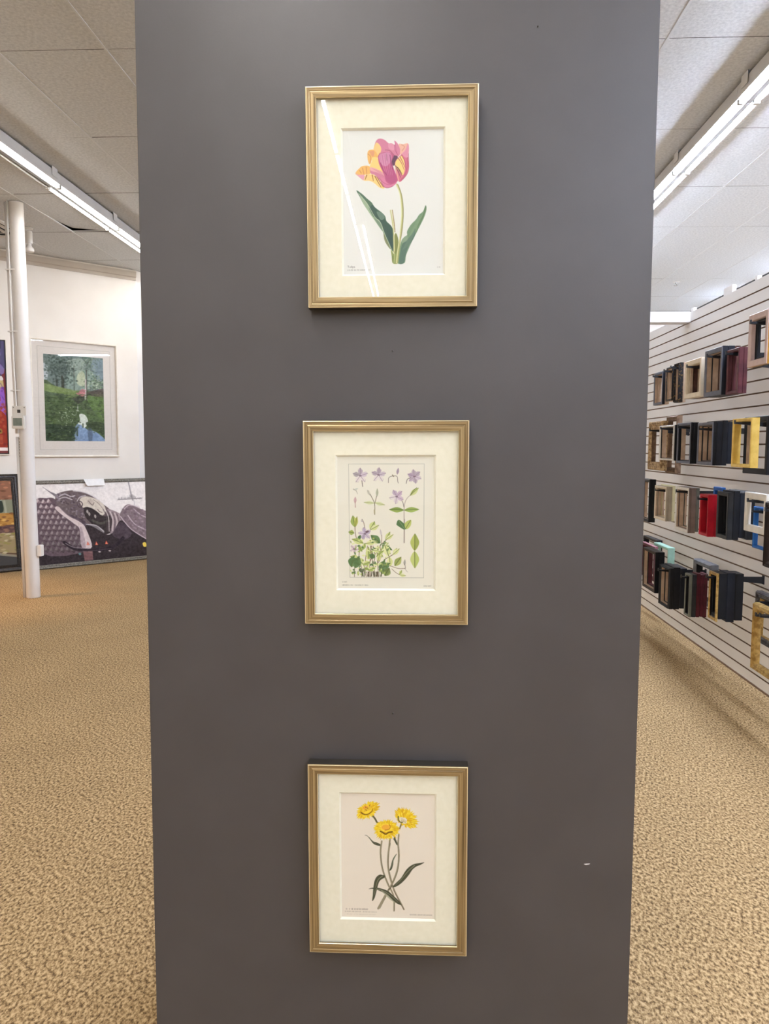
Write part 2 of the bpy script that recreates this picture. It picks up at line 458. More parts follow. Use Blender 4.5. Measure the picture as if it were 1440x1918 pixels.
    for a in ([(870, 480), (930, 570), (975, 690)], [(905, 460), (955, 560), (990, 650)], [(935, 430), (990, 540), (1010, 680)]): c.stroke(a, 11, (150, 74, 92), .85, 5)
    for a in ([(822, 620), (870, 670), (935, 790)], [(830, 650), (870, 720), (915, 830)], [(860, 650), (900, 700), (940, 770)]): c.stroke(a, 16, (110, 78, 76), .85, 6)
    c.stroke([(1040, 480), (1035, 640), (990, 790), (920, 880)], 26, (170, 84, 112), .5)
    c.stroke([(1058, 400), (1062, 640), (1030, 770), (950, 870)], 7, (140, 84, 100), .7)
    c.poly([(95, 740), (170, 650), (230, 612), (350, 620), (375, 740), (300, 768), (260, 775), (250, 875), (150, 800)], Y2)
    c.poly([(95, 740), (150, 770), (255, 775), (258, 872), (160, 810)], P3)
    for a in ([(225, 650), (235, 700), (250, 760)], [(170, 690), (200, 740)], [(290, 630), (300, 750)]): c.stroke(a, 14, (190, 122, 88), .6)
    c.poly([(250, 872), (285, 768), (360, 765), (440, 780), (540, 890), (625, 1015), (540, 1012), (430, 920), (340, 880)], (240, 204, 140))
    c.poly([(365, 765), (450, 790), (540, 900), (620, 1010), (560, 1005), (440, 900), (370, 850)], Y1)
    for a in ([(450, 800), (500, 900), (560, 1000)], [(480, 800), (530, 890), (600, 1000)], [(400, 780), (420, 880)], [(300, 780), (270, 860)]): c.stroke(a, 17, (134, 84, 62), .8, 8)
    c.poly([(370, 640), (480, 690), (600, 760), (680, 850), (840, 905), (790, 975), (690, 1018), (600, 990), (540, 880), (450, 780), (370, 745)], P1)
    c.poly([(560, 820), (680, 880), (840, 900), (780, 980), (680, 1015), (600, 970)], (214, 132, 166), .8)
    c.stroke([(520, 830), (620, 930), (720, 955), (800, 930)], 12, P2, .7); c.stroke([(560, 900), (620, 1000), (700, 1012), (780, 980)], 8, (150, 84, 110), .7)
    c.poly([(400, 462), (500, 470), (565, 600), (630, 760), (640, 800), (500, 730), (372, 690), (360, 600), (395, 530)], Y1)
    c.poly([(365, 640), (460, 660), (600, 740), (640, 810), (500, 740), (372, 700)], P3, .8)
    for k in range(5): c.stroke([(400+k*36, 660+k*10), (500+k*30, 720+k*12), (600+k*8, 800+k*4)], 5, (196, 120, 140), .5)
    c.poly([(510, 440), (560, 385), (700, 368), (790, 430), (755, 540), (800, 690), (855, 850), (850, 905), (740, 950), (650, 900), (620, 790), (560, 660), (520, 560)], P2)
    c.poly([(520, 440), (575, 390), (720, 380), (740, 520), (660, 620), (560, 580)], (204, 142, 176), .9)
    c.poly([(640, 740), (760, 640), (840, 860), (760, 930), (660, 880)], (180, 92, 134), .8)
    for k in range(9): c.stroke([(560+k*24, 420), (590+k*20, 600), (650+k*14, 780)], 4, (160, 76, 116) if k % 2 else (224, 176, 196), .55)
    c.stroke([(550, 560), (600, 690), (660, 780)], 13, (150, 74, 112), .8); c.stroke([(720, 420), (745, 560), (770, 680)], 12, (130, 66, 104), .8)
    c.stroke([(655, 400), (665, 520)], 9, (140, 110, 116), .6); c.stroke([(820, 640), (850, 760), (875, 880)], 14, PE, .9)
    c.stroke([(510, 440), (540, 380)], 8, (150, 96, 90), .6)
    c.frame(0, 0, 1)
    c.marks(648, 696, 502, 2.2, (90, 88, 84), .55, 4); c.marks(820, 826, 498, 2, (110, 108, 104), .5, 5)
    c.blur(1)
    return c


def draw_vinca():
    c = Canvas(628, 850, 817, 1107, (229, 224, 212))
    c.frame(620, 840, 6.857)
    K = (128, 120, 116)
    for a in ([(222, 185), (1200, 182)], [(222, 185), (232, 1665)], [(1200, 182), (1196, 1665)], [(232, 1665), (1196, 1665)]): c.stroke(a, 4, (150, 150, 142), .75)
    LV, LV2, LVd = (178, 162, 176), (206, 190, 204), (140, 120, 136)
    def flower(x, y, s, cols, rot=0, n=5):
        for k in range(n):
            a = rot+k*360/n; w = cols[k % len(cols)]
            c.leaf(x, y, a, s, s*.62, w, LVd, .66)
            b = math.radians(a)
            c.stroke([(x+math.cos(b)*s, y-math.sin(b)*s), (x+math.cos(b+.35)*s*.85, y-math.sin(b+.35)*s*.85)], 4, LVd, .4)
        c.stroke([(x-8, y), (x+8, y+2)], 16, (112, 88, 104), .8)
    W_ = (222, 212, 212)
    flower(375, 335, 100, [LV, (168, 158, 162), W_, W_, LV2], 90); c.stroke([(395, 400), (405, 475)], 10, K, .9)
    flower(612, 325, 96, [LV, LV, W_, W_, (200, 186, 198)], 85)
    c.stroke([(738, 425), (745, 360), (800, 338), (850, 345), (858, 400), (865, 430)], 6, K); c.leaf(852, 320, 80, 85, 34, (168, 148, 164), LVd); c.stroke([(790, 325), (805, 345)], 10, (124, 110, 90))
    flower(1075, 345, 92, [LV, (172, 152, 174), (188, 170, 188), LV, LV2], 100, 6); c.stroke([(968, 435), (985, 380), (1030, 360)], 8, K)
    c.stroke([(285, 510), (320, 530), (335, 570)], 14, (170, 164, 150), .8, 6); c.leaf(300, 515, 20, 50, 22, (196, 200, 190))
    c.leaf(305, 690, 88, 80, 40, (206, 176, 176), (150, 110, 116)); c.stroke([(305, 670), (308, 745)], 7, (160, 118, 116))
    # two-leaf sprig
    c.stroke([(560, 840), (558, 700), (520, 610), (480, 530)], 7, (120, 112, 92)); c.stroke([(560, 700), (580, 620), (592, 560)], 7, (120, 112, 92))
    c.leaf(500, 590, 118, 80, 34, (200, 196, 180), K); c.leaf(590, 605, 88, 105, 36, (180, 184, 158), K)
    c.leaf(555, 690, 176, 135, 44, (206, 212, 164), (140, 140, 96)); c.leaf(560, 685, -12, 135, 46, (206, 212, 164), (140, 140, 96)); c.stroke([(556, 780), (558, 825)], 16, (168, 160, 128))
    # tall sprig at right
    c.stroke([(940, 1205), (942, 1000), (940, 780), (950, 690), (985, 620), (1040, 575)], 13, (176, 164, 156), 1, 6); c.stroke([(946, 1205), (948, 900)], 5, (120, 108, 100), .7)
    c.stroke([(938, 740), (925, 680), (900, 640)], 7, K)
    flower(845, 605, 96, [(196, 170, 190), (186, 166, 186), W_, (216, 204, 210), (204, 182, 200)], 45)
    c.leaf(1020, 590, 42, 145, 62, (176, 186, 108), (104, 110, 62), .5, (208, 210, 150)); c.stroke([(1020, 590), (1070, 520), (1105, 490)], 6, (90, 96, 56))
    c.leaf(935, 780, 178, 185, 68, (148, 168, 92), (70, 92, 50), .5, (120, 144, 78)); c.leaf(945, 780, 3, 188, 68, (148, 168, 92), (70, 92, 50), .5, (164, 182, 104))
    c.poly([(948, 1035), (860, 985), (842, 960), (870, 905), (935, 950), (968, 985)], (84, 116, 78)); c.stroke([(870, 910), (950, 1030)], 6, (120, 146, 108))
    c.poly([(962, 1025), (950, 950), (1028, 905), (1030, 970), (1000, 1015)], (184, 192, 112)); c.stroke([(962, 1020), (1026, 910)], 5, (100, 108, 62))
    c.leaf(1078, 1305, 89, 215, 116, (178, 186, 104), (104, 112, 62), .5, (148, 160, 84)); c.leaf(1078, 1320, -89, 215, 116, (178, 190, 110), (104, 112, 62), .5, (196, 204, 128))
    # bush
    r = random.Random(5)
    ST = (122, 104, 88)
    for (x, x2) in ((290, 300), (385, 350), (420, 440), (445, 520), (480, 500), (500, 560), (545, 640), (600, 590), (560, 520)):
        c.stroke([(x, 1655), (x+r.uniform(-10, 10), 1560), (x2, 1400), (x2+r.uniform(-30, 30), 1250)], 8, ST, .9)
    LG, MG, DG, YG = (204, 210, 142), (156, 172, 96), (86, 118, 76), (220, 222, 168)
    dk = (84, 96, 56)
    for l in ((310, 1080, 110, 160, 0, ST), (400, 900, -70, 80, 0, ST)):
        pass
    c.stroke([(320, 1150), (305, 1080), (300, 960)], 7, ST); c.stroke([(440, 1080), (420, 960), (398, 905)], 6, ST); c.stroke([(395, 900), (385, 925), (410, 930)], 6, (160, 150, 160))
    c.stroke([(645, 1225), (650, 1130), (640, 1060)], 6, ST); c.leaf(645, 1110, 100, 80, 32, (214, 206, 206), K)
    c.stroke([(645, 1225), (720, 1160)], 7, ST); c.stroke([(600, 1300), (645, 1225)], 7, ST); c.stroke([(680, 1430), (740, 1395), (850, 1330)], 8, ST); c.stroke([(760, 1510), (870, 1545), (960, 1540)], 5, ST); c.stroke([(780, 1550), (850, 1610), (930, 1640)], 5, ST)
    for L in ((300, 1000, 100, 140, 80, MG, (188, 194, 110)), (305, 1000, 80, 130, 44, (176, 178, 92), None), (290, 1080, 170, 70, 60, MG, None), (500, 1030, 60, 110, 70, LG, MG), (505, 1035, 28, 115, 60, YG, LG),
              (340, 1170, 60, 70, 40, DG, None), (630, 1210, 140, 150, 90, DG, (104, 136, 92)), (410, 1215, 160, 150, 70, LG, MG), (440, 1220, 12, 140, 62, YG, LG), (700, 1165, 60, 110, 50, LG, MG), (705, 1165, 35, 110, 44, YG, LG),
              (660, 1230, -50, 150, 80, LG, DG), (668, 1235, -30, 130, 44, DG, None), (740, 1380, 110, 150, 84, YG, LG), (800, 1360, 60, 90, 44, LG, None), (790, 1365, 42, 115, 50, YG, LG),
              (350, 1250, -60, 80, 50, MG, None), (400, 1300, 70, 90, 50, LG, MG), (470, 1420, 88, 150, 62, LG, MG), (540, 1300, 20, 100, 44, YG, None), (520, 1300, -10, 110, 46, YG, LG), (350, 1420, 165, 110, 70, MG, None),
              (580, 1390, 40, 120, 46, MG, LG), (520, 1420, 80, 70, 70, DG, None), (600, 1450, 75, 90, 50, LG, None), (400, 1490, 130, 110, 80, YG, LG), (410, 1490, 20, 90, 60, LG, MG), (760, 1515, 95, 120, 70, YG, LG),
              (820, 1510, 55, 135, 80, (150, 162, 92), (176, 180, 110)), (250, 1525, 75, 140, 110, DG, (110, 142, 92)), (300, 1540, 70, 150, 100, (96, 128, 84), None), (340, 1420, 200, 90, 70, DG, None), (360, 1500, 150, 100, 60, DG, None),
              (470, 1570, 20, 100, 56, LG, MG), (480, 1560, 160, 60, 40, MG, None), (620, 1560, 60, 130, 80, DG, (112, 142, 92)), (650, 1540, 30, 120, 80, (98, 128, 88), None), (610, 1560, -20, 120, 60, DG, (128, 156, 100)),
              (690, 1640, 60, 110, 90, (104, 120, 74), (124, 138, 88)), (600, 1480, 200, 70, 40, LG, None), (380, 1600, 110, 70, 36, (90, 100, 80), None), (385, 1600, 60, 60, 34, (104, 112, 88), None), (340, 1640, 90, 60, 30, MG, None),
              (250, 1610, 20, 60, 24, DG, None), (310, 1612, 160, 50, 22, DG, None), (880, 1620, 60, 60, 34, LG, MG), (880, 1625, -10, 80, 40, YG, LG), (945, 1500, 85, 70, 30, (176, 172, 166), None)):
        x, y, a, ln, w, col, hf = L
        c.leaf(x, y, a, ln*1.05, w*1.1, col, dk, .5, hf)
    flower(430, 1090, 86, [(190, 176, 200), (206, 192, 210), (178, 164, 190), (200, 188, 206), (186, 172, 196)], 100); c.stroke([(448, 1066), (470, 1060)], 24, (96, 70, 84), .8)
    flower(290, 1290, 60, [(216, 198, 202), (206, 186, 192)], 60)
    for k in range(90):
        x, y = r.uniform(240, 740), r.uniform(1150, 1650)
        if y < 1650-(x-240)*.1-max(0, (x-650))*3 or y > 1300:
            c.leaf(x, y, r.uniform(0, 360), r.uniform(25, 55), r.uniform(12, 26), r.choice([LG, MG, DG, YG, (132, 150, 86)]), None)
    for k in range(26): x = r.uniform(400, 660); c.stroke([(x, 1650), (x+r.uniform(-14, 14), 1590)], r.uniform(4, 9), r.choice([(84, 70, 60), (110, 96, 80), (70, 84, 60)]), .9)
    c.stroke([(960, 1540), (950, 1480)], 6, K); c.stroke([(945, 1540), (985, 1590)], 5, K, .6)
    c.frame(0, 0, 1)
    c.marks(639, 648, 1091.5, 2, (120, 118, 110), .55, 8); c.marks(639, 690, 1097.5, 2, (110, 108, 100), .6, 9); c.marks(795, 809, 1098.5, 1.8, (110, 108, 100), .6, 10)
    c.blur(1)
    return c


def draw_daisies():
    c = Canvas(635, 1483, 819, 1727, (234, 223, 211))
    ST, SD, LF, LL = (150, 140, 118), (96, 92, 70), (72, 74, 58), (152, 152, 128)
    c.frame(655, 1580, 9.6)
    def leafp(pts, mid, hl):
        c.poly(pts, LF); c.stroke(mid, 14, hl, .75, 4)
    c.stroke([(560, 60), (556, 200), (575, 400), (620, 580), (700, 780), (730, 830), (790, 960), (805, 1100), (802, 1250)], 26, ST)
    c.stroke([(572, 60), (566, 200), (586, 400), (632, 580), (712, 780)], 8, SD, .7); c.stroke([(816, 1090), (812, 1245)], 8, SD, .6)
    c.stroke([(880, 30), (892, 180), (885, 360), (850, 540), (780, 720), (700, 870), (620, 1010), (510, 1215)], 26, ST, 1, 36)
    c.stroke([(892, 60), (902, 200), (892, 380), (860, 550), (790, 720)], 8, SD, .7); c.stroke([(660, 980), (540, 1215)], 10, SD, .7)
    c.stroke([(725, 0), (700, 180), (690, 350), (705, 520), (760, 740), (830, 920), (920, 1090), (985, 1220)], 27, ST)
    c.stroke([(738, 0), (712, 180), (702, 350), (718, 520), (774, 740)], 8, SD, .7); c.stroke([(790, 860), (880, 1030), (980, 1215)], 7, (84, 66, 62), .8)
    leafp([(1360, 338), (1270, 355), (1170, 375), (1080, 430), (1010, 510), (930, 640), (830, 740), (770, 810), (840, 800), (930, 740), (1010, 660), (1080, 570), (1140, 480), (1210, 420), (1290, 385)], [(1180, 400), (1060, 510), (940, 660), (830, 770)], LL)
    leafp([(856, 190), (810, 240), (770, 320), (745, 420), (718, 505), (760, 480), (785, 400), (800, 300)], [(830, 230), (780, 340), (750, 460)], (120, 136, 116))
    leafp([(635, 600), (590, 590), (540, 585), (480, 630), (440, 720), (420, 850), (410, 980), (398, 1080), (440, 1030), (465, 950), (490, 850), (520, 740), (560, 680), (625, 640)], [(590, 610), (510, 680), (470, 800), (440, 960)], LL)
    leafp([(335, 858), (400, 832), (500, 830), (600, 850), (700, 890), (790, 970), (870, 1040), (945, 1140), (860, 1115), (780, 1060), (690, 980), (590, 910), (500, 870), (410, 850)], [(480, 850), (620, 890), (760, 980), (880, 1090)], LL)
    c.poly([(560, 870), (690, 960), (800, 1070), (860, 1110), (780, 1080), (680, 1000)], (176, 172, 148), .8)
    c.stroke([(700, 860), (740, 830), (770, 770)], 12, (60, 50, 40), .8)
    c.frame(655, 1480, 9.6)
    leafp([(265, 825), (300, 822), (350, 860), (420, 930), (480, 950), (560, 985), (570, 1010), (490, 1005), (420, 970), (360, 890), (310, 835)], [(350, 865), (430, 950), (540, 995)], (104, 106, 92))
    leafp([(820, 830), (835, 880), (870, 960), (888, 1000), (850, 985), (815, 920), (795, 880)], [(815, 860), (860, 970)], (110, 108, 88))
    c.stroke([(580, 925), (562, 1060), (556, 1152)], 26, ST); c.stroke([(728, 880), (715, 1020), (700, 1152)], 27, ST); c.stroke([(738, 880), (726, 1020)], 8, SD, .7)
    c.stroke([(892, 800), (880, 960), (890, 1152)], 26, ST)
    c.stroke([(418, 470), (460, 520), (495, 590)], 30, (110, 104, 74)); c.stroke([(430, 470), (500, 580)], 8, (70, 64, 44), .7)
    c.stroke([(950, 570), (925, 640), (905, 690)], 24, (120, 106, 70))
    r = random.Random(11)
    def bloom(cx, cy, rx, ry, rot, n, ctr, lo, seed):
        """head of many narrow petals; rot tilts the ellipse, ctr is the eye"""
        rr = random.Random(seed); ca, sa = math.cos(math.radians(rot)), math.sin(math.radians(rot))
        for ring, q in ((1.0, n), (.86, n), (.7, n), (.52, n*2//3)):
            for k in range(q):
                a = 2*PI*(k+rr.random()*.7)/q; R1 = ring*rr.uniform(.88, 1.06)
                ex, ey = rx*math.cos(a)*R1, ry*math.sin(a)*R1
                X, Y = cx+ex*ca-ey*sa, cy+ex*sa+ey*ca
                bx, by = ctr[0]+(X-ctr[0])*.35, ctr[1]+(Y-ctr[1])*.35
                ln = math.hypot(X-bx, Y-by); an = math.degrees(math.atan2(-(Y-by), X-bx))
                col = rr.choice([(246, 214, 44), (236, 196, 28), (250, 224, 70), (226, 178, 30), (240, 206, 40)])
                c.leaf(bx, by, an, ln, 34, col, rr.choice([(196, 142, 24), (214, 168, 36)]), .7)
                if rr.random() < .3: c.stroke([(X, Y), ((X+bx)/2, (Y+by)/2)], 4, (176, 124, 40), .6)
    bloom(325, 365, 250, 150, -32, 30, (310, 350), 0, 1)
    c.stroke([(205, 410), (270, 445), (340, 430), (400, 385), (412, 340)], 22, (112, 76, 24), .9, 8)
    c.poly([(230, 330), (280, 290), (350, 260), (390, 320), (380, 380), (300, 430), (240, 400)], (246, 214, 60))
    for k in range(9): c.stroke([(250+k*16, 400-k*6), (262+k*15, 330-k*7)], 8, (212, 160, 40), .7)
    c.poly([(235, 310), (290, 280), (330, 290), (300, 330), (250, 350)], (240, 164, 66), .9)
    for x, y in ((285, 305), (350, 270), (318, 320), (290, 355)): c.stroke([(x, y), (x+10, y+14)], 14, (150, 92, 40), .8)
    bloom(1030, 480, 260, 165, 38, 32, (985, 540), 0, 2)
    c.poly([(900, 490), (960, 480), (1010, 530), (1040, 580), (980, 600), (920, 560)], (232, 222, 200))
    for k in range(14): c.stroke([(920+r.uniform(0, 100), 495+r.uniform(0, 90)), (935+r.uniform(0, 90), 520+r.uniform(0, 80))], 5, (170, 150, 110), .6)
    c.stroke([(882, 470), (885, 530), (920, 570), (960, 575)], 24, (104, 98, 50), .95, 14)
    bloom(665, 715, 255, 195, 0, 38, (665, 690), 0, 3)
    c.stroke([(555, 745), (600, 765), (650, 795), (700, 765), (770, 750)], 24, (112, 80, 20), .95)
    c.poly([(560, 660), (600, 610), (680, 600), (740, 640), (745, 700), (680, 750), (600, 740), (562, 710)], (248, 214, 66))
    c.poly([(580, 660), (620, 625), (680, 620), (715, 650), (700, 700), (630, 715), (585, 695)], (240, 176, 66))
    c.stroke([(715, 620), (735, 660), (710, 705), (640, 722)], 14, (176, 108, 30), .85)
    c.frame(0, 0, 1)
    c.marks(646, 688, 1708.5, 2.6, (120, 108, 100), .6, 12); c.marks(644, 706, 1713.5, 2, (140, 130, 120), .5, 13); c.marks(648, 704, 1718.5, 1.4, (170, 160, 150), .35, 14); c.marks(768, 812, 1717, 2, (130, 120, 112), .55, 15)
    c.blur(1)
    return c
def draw_landscape():
    c = Canvas(80.2, 664.3, 191.7, 826, (74, 92, 66), 2.5)
    r = random.Random(21)
    c.frame(60, 620, 7.67)
    base_T = c.T
    def warp(pts):
        q = []
        for x, y in pts:
            t = (x-155)/855; v = (y-340)/1240
            q.append((155+(x-155-40*v)/(855-15*v)*855, 340+(y-340-45*t)/(1240-45*t)*1240))
        return base_T(q)
    c.T = warp
    c.poly([(100, 300), (1100, 300), (1100, 880), (100, 800)], (112, 126, 124), 1, False)
    c.poly([(500, 600), (780, 560), (900, 640), (800, 830), (500, 850)], (140, 160, 150), .8)
    c.poly([(640, 620), (700, 565), (745, 640), (735, 780), (660, 780), (620, 720)], (206, 208, 176), .75)
    c.poly([(490, 430), (700, 400), (720, 560), (560, 640), (500, 560)], (168, 182, 172), .6)
    c.poly([(150, 480), (220, 520), (210, 700), (150, 720)], (190, 196, 204), .9)
    c.poly([(840, 430), (1050, 430), (1050, 700), (900, 660)], (132, 150, 166), .7)
    for k in range(420):
        x, y = r.gauss(380, 110), r.gauss(540, 110)
        if y > 780 or y < 330: continue
        c.poly([(x-16, y), (x, y-12), (x+16, y), (x, y+12)], r.choice([(66, 84, 78), (78, 94, 88), (92, 108, 104), (54, 70, 64)]), .65)
    for k in range(160):
        x, y = r.gauss(790, 60), r.gauss(450, 70)
        c.poly([(x-12, y), (x, y-9), (x+12, y), (x, y+9)], r.choice([(84, 104, 92), (110, 130, 116), (150, 164, 150)]), .6)
    for k in range(160):
        x, y = r.gauss(900, 70), r.gauss(760, 60)
        c.poly([(x-14, y), (x, y-10), (x+14, y), (x, y+10)], r.choice([(96, 120, 96), (140, 160, 134), (74, 88, 78), (180, 190, 170)]), .65)
    for x, y0, y1, w in ((350, 700, 830, 10), (420, 660, 910, 26), (440, 700, 920, 14), (585, 500, 860, 7), (335, 700, 810, 8)): c.stroke([(x, y0), (x+3, y1)], w, (48, 54, 46), .9)
    c.poly([(130, 760), (300, 780), (430, 860), (600, 870), (760, 880), (1060, 900), (1060, 1600), (130, 1600)], (78, 96, 64))
    c.poly([(150, 760), (350, 800), (600, 860), (620, 910), (400, 900), (170, 860)], (128, 148, 88), .9)
    c.poly([(480, 860), (700, 860), (740, 920), (600, 960), (460, 930)], (118, 136, 84), .8)
    c.poly([(780, 930), (1040, 930), (1040, 1300), (900, 1180), (800, 1040)], (102, 128, 74), .9)
    c.poly([(780, 880), (1040, 820), (1040, 930), (860, 930)], (84, 70, 68), .8)
    c.poly([(640, 900), (700, 830), (760, 860), (760, 920), (680, 930)], (182, 112, 124), .85)
    c.poly([(560, 960), (680, 930), (760, 960), (700, 1020), (780, 1060), (880, 1180), (780, 1180), (660, 1060)], (64, 66, 58), .85)
    c.poly([(640, 1060), (760, 1000), (900, 1190), (1040, 1300), (1040, 1440), (800, 1260), (660, 1150)], (90, 112, 74), .6)
    c.stroke([(752, 700), (755, 850), (748, 970)], 22, (196, 186, 184)); c.stroke([(765, 560), (768, 760), (770, 1000)], 12, (70, 66, 60), .8)
    c.stroke([(770, 500), (740, 420), (700, 380)], 6, (90, 96, 88), .8); c.stroke([(770, 500), (800, 430), (850, 400)], 6, (90, 96, 88), .8)
    c.poly([(640, 1040), (648, 1130), (665, 1155), (620, 1150), (632, 1110)], (206, 210, 206), .95)
    c.poly([(590, 1600), (590, 1420), (640, 1330), (720, 1370), (790, 1420), (860, 1430), (940, 1470), (1040, 1560), (1040, 1600)], (134, 158, 196))
    c.poly([(780, 1400), (850, 1420), (840, 1600), (800, 1600)], (84, 98, 120), .7)
    c.poly([(660, 1200), (700, 1185), (750, 1210), (785, 1280), (765, 1360), (720, 1390), (690, 1350), (640, 1330), (670, 1280)], (218, 224, 216))
    c.stroke([(712, 1330), (714, 1380)], 16, (60, 74, 52), .9); c.stroke([(640, 1300), (680, 1310)], 14, (60, 74, 52), .8); c.stroke([(630, 1390), (632, 1500)], 22, (58, 74, 58), .8)
    c.poly([(780, 1300), (1040, 1330), (1050, 1540), (960, 1460), (860, 1410), (770, 1360)], (58, 72, 50), .9)
    c.poly([(150, 1350), (600, 1380), (590, 1480), (560, 1600), (150, 1600)], (46, 62, 48), .8)
    for k in range(700):
        x, y = r.uniform(170, 1040), r.uniform(900, 1560)
        if 590 < x < 1000 and y > 1400-(x > 850)*-60: continue
        if 640 < x < 790 and 1180 < y < 1400: continue
        c.stroke([(x, y), (x+r.uniform(12, 46), y+r.uniform(-10, 10))], r.uniform(6, 14), r.choice([(50, 66, 48), (96, 116, 72), (70, 88, 58), (116, 134, 90), (40, 52, 40)]), .5)
    for k in range(40): x, y = r.gauss(480, 80), r.gauss(1230, 70); c.stroke([(x, y), (x+8, y+4)], 9, (186, 196, 176), .7)
    for k in range(12): x, y = r.gauss(690, 40), r.gauss(890, 20); c.stroke([(x, y), (x+8, y+2)], 12, (206, 120, 134), .8)
    c.noise(9, 3, 4); c.noise(9, .8, 3); c.blur(3)
    return c


def draw_statue():
    c = Canvas(60, 909, 300, 1061.8, (232, 226, 222), 2.0)
    r = random.Random(4)
    c.frame(60, 880, 6.545); base_T = c.T
    def warp(pts):
        q = []
        for x, y in pts:
            t = (x-80)/1310; a = 190-35*t; b = 1190-115*t
            q.append((x, 190+(y-a)/(b-a)*1000))
        return base_T(q)
    c.T = warp
    DK, MD, LT, PK = (50, 42, 42), (106, 93, 93), (186, 172, 172), (206, 190, 188)
    c.poly([(0, 1000), (500, 960), (1600, 800), (1700, 1300), (0, 1300)], (50, 41, 43))
    # woven cushion
    c.poly([(40, 430), (180, 360), (290, 380), (420, 560), (560, 700), (620, 1000), (40, 1040)], (96, 80, 86))
    for i in range(12):
        for j in range(10):
            x = 80+i*62+(j % 2)*31; y = 400+j*66+(i % 2)*6
            if x > 120+(y-300)*.85 or x > 560: continue
            l = 1-.045*j
            c.poly([(x, y-34), (x+34, y+8), (x+10, y+44), (x-30, y+16)], tuple(int(v*l) for v in (142, 122, 126)), .9, False)
            c.poly([(x-26, y+6), (x-2, y-32), (x+8, y-6), (x-8, y+14)], tuple(int(v*l) for v in (206, 190, 188)), .8)
            c.poly([(x-26, y+18), (x+12, y+46), (x+30, y+14), (x+10, y+24)], (60, 46, 52), .5, False)
    # head, hair and headpiece
    c.poly([(285, 350), (350, 290), (520, 265), (700, 320), (860, 440), (945, 520), (950, 620), (920, 780), (780, 820), (600, 720), (430, 610), (300, 470)], MD)
    c.poly([(140, 210), (220, 270), (330, 330), (320, 370), (270, 330)], (128, 120, 124))
    for k in range(230):
        x, y = r.uniform(300, 620), r.uniform(290, 660)
        if y > 400+(x-300)*.95 or y < 300: continue
        c.poly([(x-12, y), (x, y-11), (x+12, y), (x, y+11)], r.choice([(70, 58, 66), (92, 80, 90), (150, 138, 146), (110, 96, 104)]), .6)
    for a in ([(330, 340), (400, 310), (470, 340), (520, 330)], [(330, 370), (400, 350), (480, 380)], [(510, 270), (640, 290), (760, 350), (850, 430)], [(540, 400), (580, 350), (650, 330)]): c.stroke(a, 12, (206, 198, 200), .8)
    c.poly([(400, 560), (560, 620), (640, 700), (600, 760), (430, 640)], (80, 68, 78), .8)
    c.poly([(570, 390), (640, 340), (760, 365), (860, 440), (880, 520), (830, 580), (760, 520), (690, 480), (610, 490)], (208, 198, 184))
    c.poly([(660, 400), (700, 370), (745, 400), (720, 440), (680, 440)], (186, 172, 160), .8); c.stroke([(680, 400), (720, 450), (745, 420)], 9, (110, 96, 92), .8)
    c.stroke([(740, 380), (800, 430), (850, 500)], 9, (150, 136, 128), .8); c.stroke([(780, 500), (800, 530), (830, 540)], 10, (110, 92, 90), .8)
    c.stroke([(540, 410), (575, 400), (600, 430), (585, 470), (550, 470), (540, 430)], 12, (80, 66, 70), .9)
    c.poly([(615, 495), (700, 490), (780, 560), (860, 590), (940, 580), (950, 640), (930, 780), (810, 810), (700, 700), (620, 600)], (56, 48, 48))
    c.stroke([(610, 490), (660, 480), (740, 520), (790, 560)], 14, (44, 36, 36), .9)
    for x, y in ((650, 530), (740, 590), (670, 560)): c.poly([(x-14, y), (x, y-24), (x+14, y), (x, y+26)], (196, 186, 178), .8)
    c.stroke([(700, 640), (800, 680), (900, 640)], 30, (84, 82, 74), .7)
    # chin folds, neck, shoulder
    c.poly([(900, 500), (1060, 560), (1060, 640), (1010, 800), (900, 820), (950, 640)], (150, 134, 136))
    for k in range(8): c.stroke([(850+k*28, 500+k*10), (880+k*26, 600+k*10), (870+k*22, 780-k*4)], 10, (226, 214, 208) if k % 2 else (88, 74, 78), .75)
    c.poly([(1050, 620), (1100, 500), (1200, 440), (1400, 520), (1600, 540), (1600, 1000), (1390, 890), (1180, 760)], (124, 108, 112))
    for a in ([(1060, 590), (1180, 750), (1400, 890), (1560, 960)], [(1160, 580), (1240, 690), (1400, 770)], [(1250, 500), (1330, 570), (1420, 610)], [(1120, 500), (1200, 450), (1330, 480)]): c.stroke(a, 13, (202, 184, 188), .8)
    for k in range(120):
        x, y = r.uniform(1090, 1560), r.uniform(500, 860)
        if y > 640+(x-1090)*.7: continue
        c.poly([(x-16, y), (x, y-12), (x+16, y), (x, y+12)], r.choice([(96, 78, 88), (168, 148, 156), (120, 100, 110)]), .5)
    c.poly([(610, 700), (760, 740), (820, 810), (930, 800), (1060, 640), (1180, 760), (1400, 900), (1600, 1000), (1600, 1120), (650, 1000)], (52, 43, 45))
    c.poly([(930, 820), (1060, 660), (1180, 800), (1080, 880)], (90, 76, 86), .6)
    # arm
    c.poly([(265, 485), (310, 465), (380, 540), (450, 600), (560, 670), (610, 750), (655, 970), (530, 970), (528, 750), (470, 680), (330, 560)], PK)
    c.poly([(530, 740), (560, 740), (580, 970), (530, 970)], (160, 142, 146), .7); c.stroke([(330, 480), (420, 580), (560, 650)], 12, (110, 94, 100), .8)
    c.poly([(600, 680), (720, 700), (820, 760), (825, 800), (790, 780), (700, 720)], (128, 122, 124), .9); c.stroke([(620, 690), (740, 705), (825, 780)], 10, (208, 202, 204), .8)
